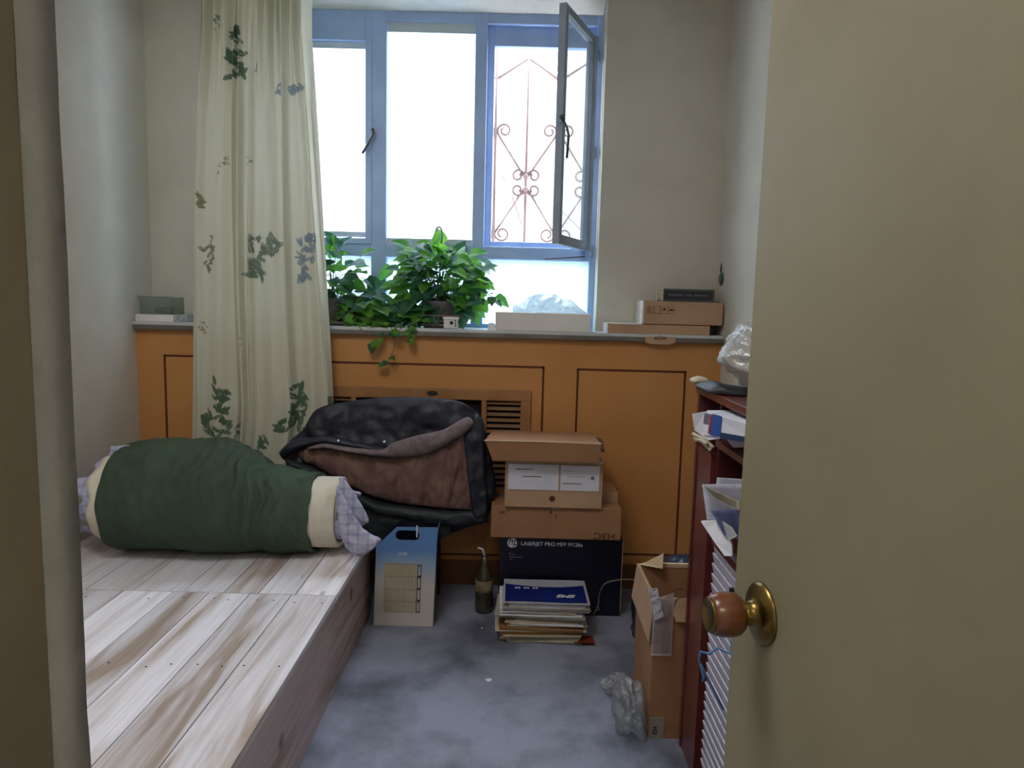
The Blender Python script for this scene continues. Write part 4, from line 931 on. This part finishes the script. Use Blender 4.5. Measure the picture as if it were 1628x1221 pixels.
b = B(); box(b, .405, .845, 2.985, 3.135, S, S + .04, .001); finish('carton', b, M_card2, c1)
b = B(); box(b, .403, .553, 2.983, 3.136, S + .0395, S + .0425); box(b, .402, .407, 2.983, 3.136, S, S + .042); finish('white_lining', b, M_white, c1)
pA = P(1027, 534, 2.975); b = B(); slab(b, [P(1026, 535, 2.968), P(1074, 536, 2.968), P(1074, 544, 2.966), P(1064, 548, 2.966), P(1034, 547, 2.966), P(1026, 544, 2.966)], (0, .002, 0)); finish('tuck_flap', b, M_card2, c1)
b = B(); tube(b, [P(1040, 538, 2.964), P(1050, 534, 2.964), P(1060, 538, 2.964), P(1040, 538.5, 2.964)], .0012, 5); finish('slot', b, M_ink, c1)
c2 = root('parcel_carton', (.72, 3.06, S + .043), 'deeper brown carton with handling symbols in the right sill stack', 'box')
b = B(); box(b, .556, .897, 2.985, 3.13, S + .043, S + .140, .002); finish('carton', b, M_card2, c2)
b = B(); box(b, .550, .557, 2.983, 3.131, S + .043, S + .142, .001); finish('white_side', b, M_white, c2)
b = B()
for k in range(4):
    x = .572 + k * .030; ring(b, x, x + .026, S + .088, S + .118, .0012, 2.9838, 2.9855)
box(b, .578, .580, 2.9838, 2.985, S + .092, S + .114); box(b, .586, .588, 2.9838, 2.985, S + .092, S + .114)
lathe(b, [(.006, 0), (.006, .001)], (.645, 2.985, S + .107), (0, -1, 0), 12); slab(b, [Vector((.664, 2.9838, S + .101)), Vector((.686, 2.9838, S + .101)), Vector((.681, 2.9838, S + .109)), Vector((.669, 2.9838, S + .109))], (0, .001, 0))
finish('handling_symbols', b, MATS['faded_brown_ink'], c2)
c3 = root('long_dark_box', (.74, 3.06, S + .142), 'narrow dark box with a pale end topmost on the right sill stack', 'box')
b = B(); box(b, .640, .862, 3.0, 3.07, S + .143, S + .196, .001); finish('carton', b, mat('grey_green_card', (88, 92, 84), rough=.6), c3)
b = B(); box(b, .645, .852, 2.998, 3.0005, S + .150, S + .188); finish('dark_face', b, mat('dark_print', (42, 48, 50), rough=.5), c3)
b = B(); box(b, .618, .641, 3.0, 3.07, S + .143, S + .197, .001); finish('pale_end', b, mat('pale_cream', (206, 198, 170), (120, 112, 96), rough=.6, scale=40), c3)
b = B()
for k in range(18):
    if k in (7, 11): continue
    box(b, .660 + k * .0095, .667 + k * .0095, 2.997, 2.9985, S + .166, S + .173)
finish('small_print', b, MATS['grey_ink'], c3)
cu_ = root('small_white_tub', P(717, 518, 3.03), 'small square white tub on the sill beneath the hanging pot', 'tub')
p = ORG[cu_.name]; b = B(); box(b, p.x - .032, p.x + .030, 3.03, 3.08, S, S + .046, .003); box(b, p.x - .036, p.x + .034, 3.026, 3.084, S + .040, S + .050, .002); finish('tub', b, M_white, cu_)
b = B(); lathe(b, [(.008, 0), (.008, .001)], (p.x + .002, 3.029, S + .025), (0, -1, 0), 12)
for k in range(3): box(b, p.x + .016, p.x + .022, 3.028, 3.03, S + .010 + k * .011, S + .016 + k * .011)
finish('print', b, M_ink, cu_)
p = P(781, 526, 3.0); b = B(); slab(b, [Vector((p.x - .016, 2.985, S)), Vector((p.x + .014, 2.985, S)), Vector((p.x + .012, 3.0, S + .03)), Vector((p.x - .010, 3.0, S + .03))], (0, .02, 0)); cd = tag(finish('white_plug', b, M_white), 'small white plug-like block left of the shallow white carton', 'block')

# ------------------------------------------------------------------ pothos plants
def leaf(bm, base, d, up, s):
    d = d.normalized(); side = d.cross(up)
    if side.length < .01: side = Vector((1, 0, 0))
    side.normalize(); up2 = side.cross(d).normalized()
    out = [(0, 0), (.10, .30), (.30, .42), (.55, .36), (.80, .18), (1.0, 0.0)]
    mid = [bm.verts.new(base + d * s * u - up2 * s * .22 * u * u) for u in (.06, .14, .34, .58, .82, 1.04)]
    L_ = [bm.verts.new(base + d * s * (u - .10 * (i == 1)) + side * s * w_ + up2 * s * (.10 * w_ * 2 - .22 * u * u)) for i, (u, w_) in enumerate(out[1:-1])]
    R_ = [bm.verts.new(base + d * s * (u - .10 * (i == 1)) - side * s * w_ + up2 * s * (.10 * w_ * 2 - .22 * u * u)) for i, (u, w_) in enumerate(out[1:-1])]
    for S_ in (L_, R_):
        seq = [mid[0]] + S_ + [mid[5]]
        for i in range(5):
            vs = [mid[i], mid[i + 1], seq[i + 1], seq[i]] if i > 0 else [mid[0], mid[1], seq[1]]
            if i == 4: vs = [mid[4], mid[5], seq[4]]
            try: bm.faces.new(vs)
            except ValueError: pass
def plant(nm, label, cpx, Yp, spots, nl, seed, vines, pot=True, hook=False):
    random.seed(seed); c = P(cpx[0], cpx[1], Yp); c.z = S
    r_ = root(nm, (c.x, Yp, S), label, 'potted plant')
    bms = [B(), B()]; sb = B(); crown = Vector((c.x, Yp, S + .11))
    for (px, py, w_, h_, n, dk) in spots:
        for _ in range(int(n * 1.6)):
            q = P(px + random.gauss(0, .32) * w_, py + random.gauss(0, .32) * h_, Yp + random.uniform(-.06, .08))
            q.y = min(q.y, 3.235)
            dr_ = Vector((q.x - crown.x, (q.y - Yp) - .04, (q.z - crown.z) * .35 - .03)).normalized() + Vector((random.uniform(-.7, .7), random.uniform(-.8, .3), random.uniform(-.7, .3)))
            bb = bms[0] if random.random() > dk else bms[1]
            leaf(bb, q, dr_, Vector((random.uniform(-.5, .5), -.6, .8)), random.uniform(.055, .098))
            if random.random() < .5: tube(sb, curve_pts([crown + Vector((random.uniform(-.03, .03), random.uniform(-.03, .03), -.03)), (crown + q) / 2 + Vector((0, 0, .03)), q], 6), .0013, 4)
    for vn in vines:
        pts = curve_pts([P(x, y, y_) for x, y, y_ in vn], 40); tube(sb, pts, .0016, 5)
        for i in range(3, 40, 5):
            if random.random() < .35: continue
            leaf(bms[random.random() < .35], pts[i], Vector((random.uniform(-1, 1), random.uniform(-.8, 0), random.uniform(-.8, .3))), Vector((0, -.6, .8)), random.uniform(.03, .05))
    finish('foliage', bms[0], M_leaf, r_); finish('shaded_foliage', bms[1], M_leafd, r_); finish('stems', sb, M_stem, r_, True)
    if pot:
        b = B(); lathe(b, [(.050, 0.018), (.062, .03), (.075, .10), (.080, .105), (.080, .118), (.070, .118), (.066, .10)], (c.x, Yp, S), seg=36); finish('pot', b, M_pot, r_, True)
        b = B(); lathe(b, [(.068, .100), (.068, .106)], (c.x, Yp, S), seg=24); finish('soil', b, M_soil, r_)
        b = B(); lathe(b, [(.04, .0), (.085, .004), (.092, .018), (.088, .018), (.05, .010)], (c.x, Yp, S), seg=36); finish('saucer', b, M_pot, r_, True)
    return r_, c
r1_, c1_ = plant('hanging_pothos', 'bushy pothos in a pot with wire hanger hook in mid window', (699, 500), 3.14,
    [(690, 425, 95, 50, 40, .45), (700, 440, 110, 60, 34, .7), (655, 455, 50, 60, 18, .35), (750, 458, 60, 60, 20, .25), (650, 495, 60, 30, 12, .5), (700, 412, 80, 20, 12, .1), (672, 488, 50, 34, 14, .6), (728, 486, 46, 34, 12, .5), (700, 478, 60, 30, 12, .8)], 0, 4,
    [[(680, 505, 3.05), (650, 516, 3.0), (622, 520, 2.99), (600, 512, 3.0), (575, 505, 3.02)], [(735, 470, 3.08), (765, 465, 3.05), (780, 470, 3.05), (788, 478, 3.04)], [(640, 512, 2.99), (620, 528, 2.965), (602, 538, 2.96), (592, 545, 2.96)], [(622, 520, 2.965), (628, 545, 2.96), (618, 572, 2.96), (605, 580, 2.96)], [(645, 516, 2.965), (655, 532, 2.96), (648, 543, 2.96)]])
b = B(); c = c1_
hk = [Vector((c.x + dx, 3.14, z_)) for dx, z_ in ((.0, 1.44), (.002, 1.50), (.006, 1.55), (.004, 1.575), (-.006, 1.588), (-.018, 1.583), (-.021, 1.568))]
tube(b, curve_pts(hk, 24), .0035, 8)
for k in range(3):
    a = k * 2.094 + .5; tube(b, [Vector((c.x, 3.14, 1.445)), Vector((c.x + .05 * math.cos(a), 3.14 + .05 * math.sin(a), 1.36)), Vector((c.x + .083 * math.cos(a), 3.14 + .083 * math.sin(a), S + .118))], .0016, 6)
finish('hanger_hook', b, M_metal, r1_, True)
b = B()
for zz, R_ in ((S + .012, .10), (S + .055, .12), (S + .03, .11)):
    tube(b, [(c.x + .02 + R_ * math.cos(a * math.pi / 16), 3.13 + R_ * .8 * math.sin(a * math.pi / 16), zz) for a in range(32)], .0018, 5, True)
for k in range(10):
    a = k * .628; tube(b, [(c.x + .02 + .095 * math.cos(a), 3.13 + .078 * math.sin(a), S + .004), (c.x + .02 + .12 * math.cos(a), 3.13 + .096 * math.sin(a), S + .058)], .0016, 5)
finish('wire_basket', b, M_iron, r1_, True)
plant('trailing_pothos', 'trailing pothos spilling along the sill from behind the curtain', (528, 500), 3.12,
    [(530, 430, 60, 60, 26, .5), (545, 470, 60, 60, 20, .5), (568, 485, 50, 30, 14, .35), (600, 492, 60, 30, 16, .35), (535, 500, 50, 20, 10, .5), (575, 503, 80, 16, 14, .4), (628, 500, 40, 20, 10, .4), (530, 405, 20, 20, 4, .1)], 0, 9,
    [[(535, 480, 3.08), (560, 500, 3.02), (590, 512, 3.0), (620, 514, 2.99)], [(540, 505, 3.0), (575, 516, 2.985), (610, 520, 2.985)]])
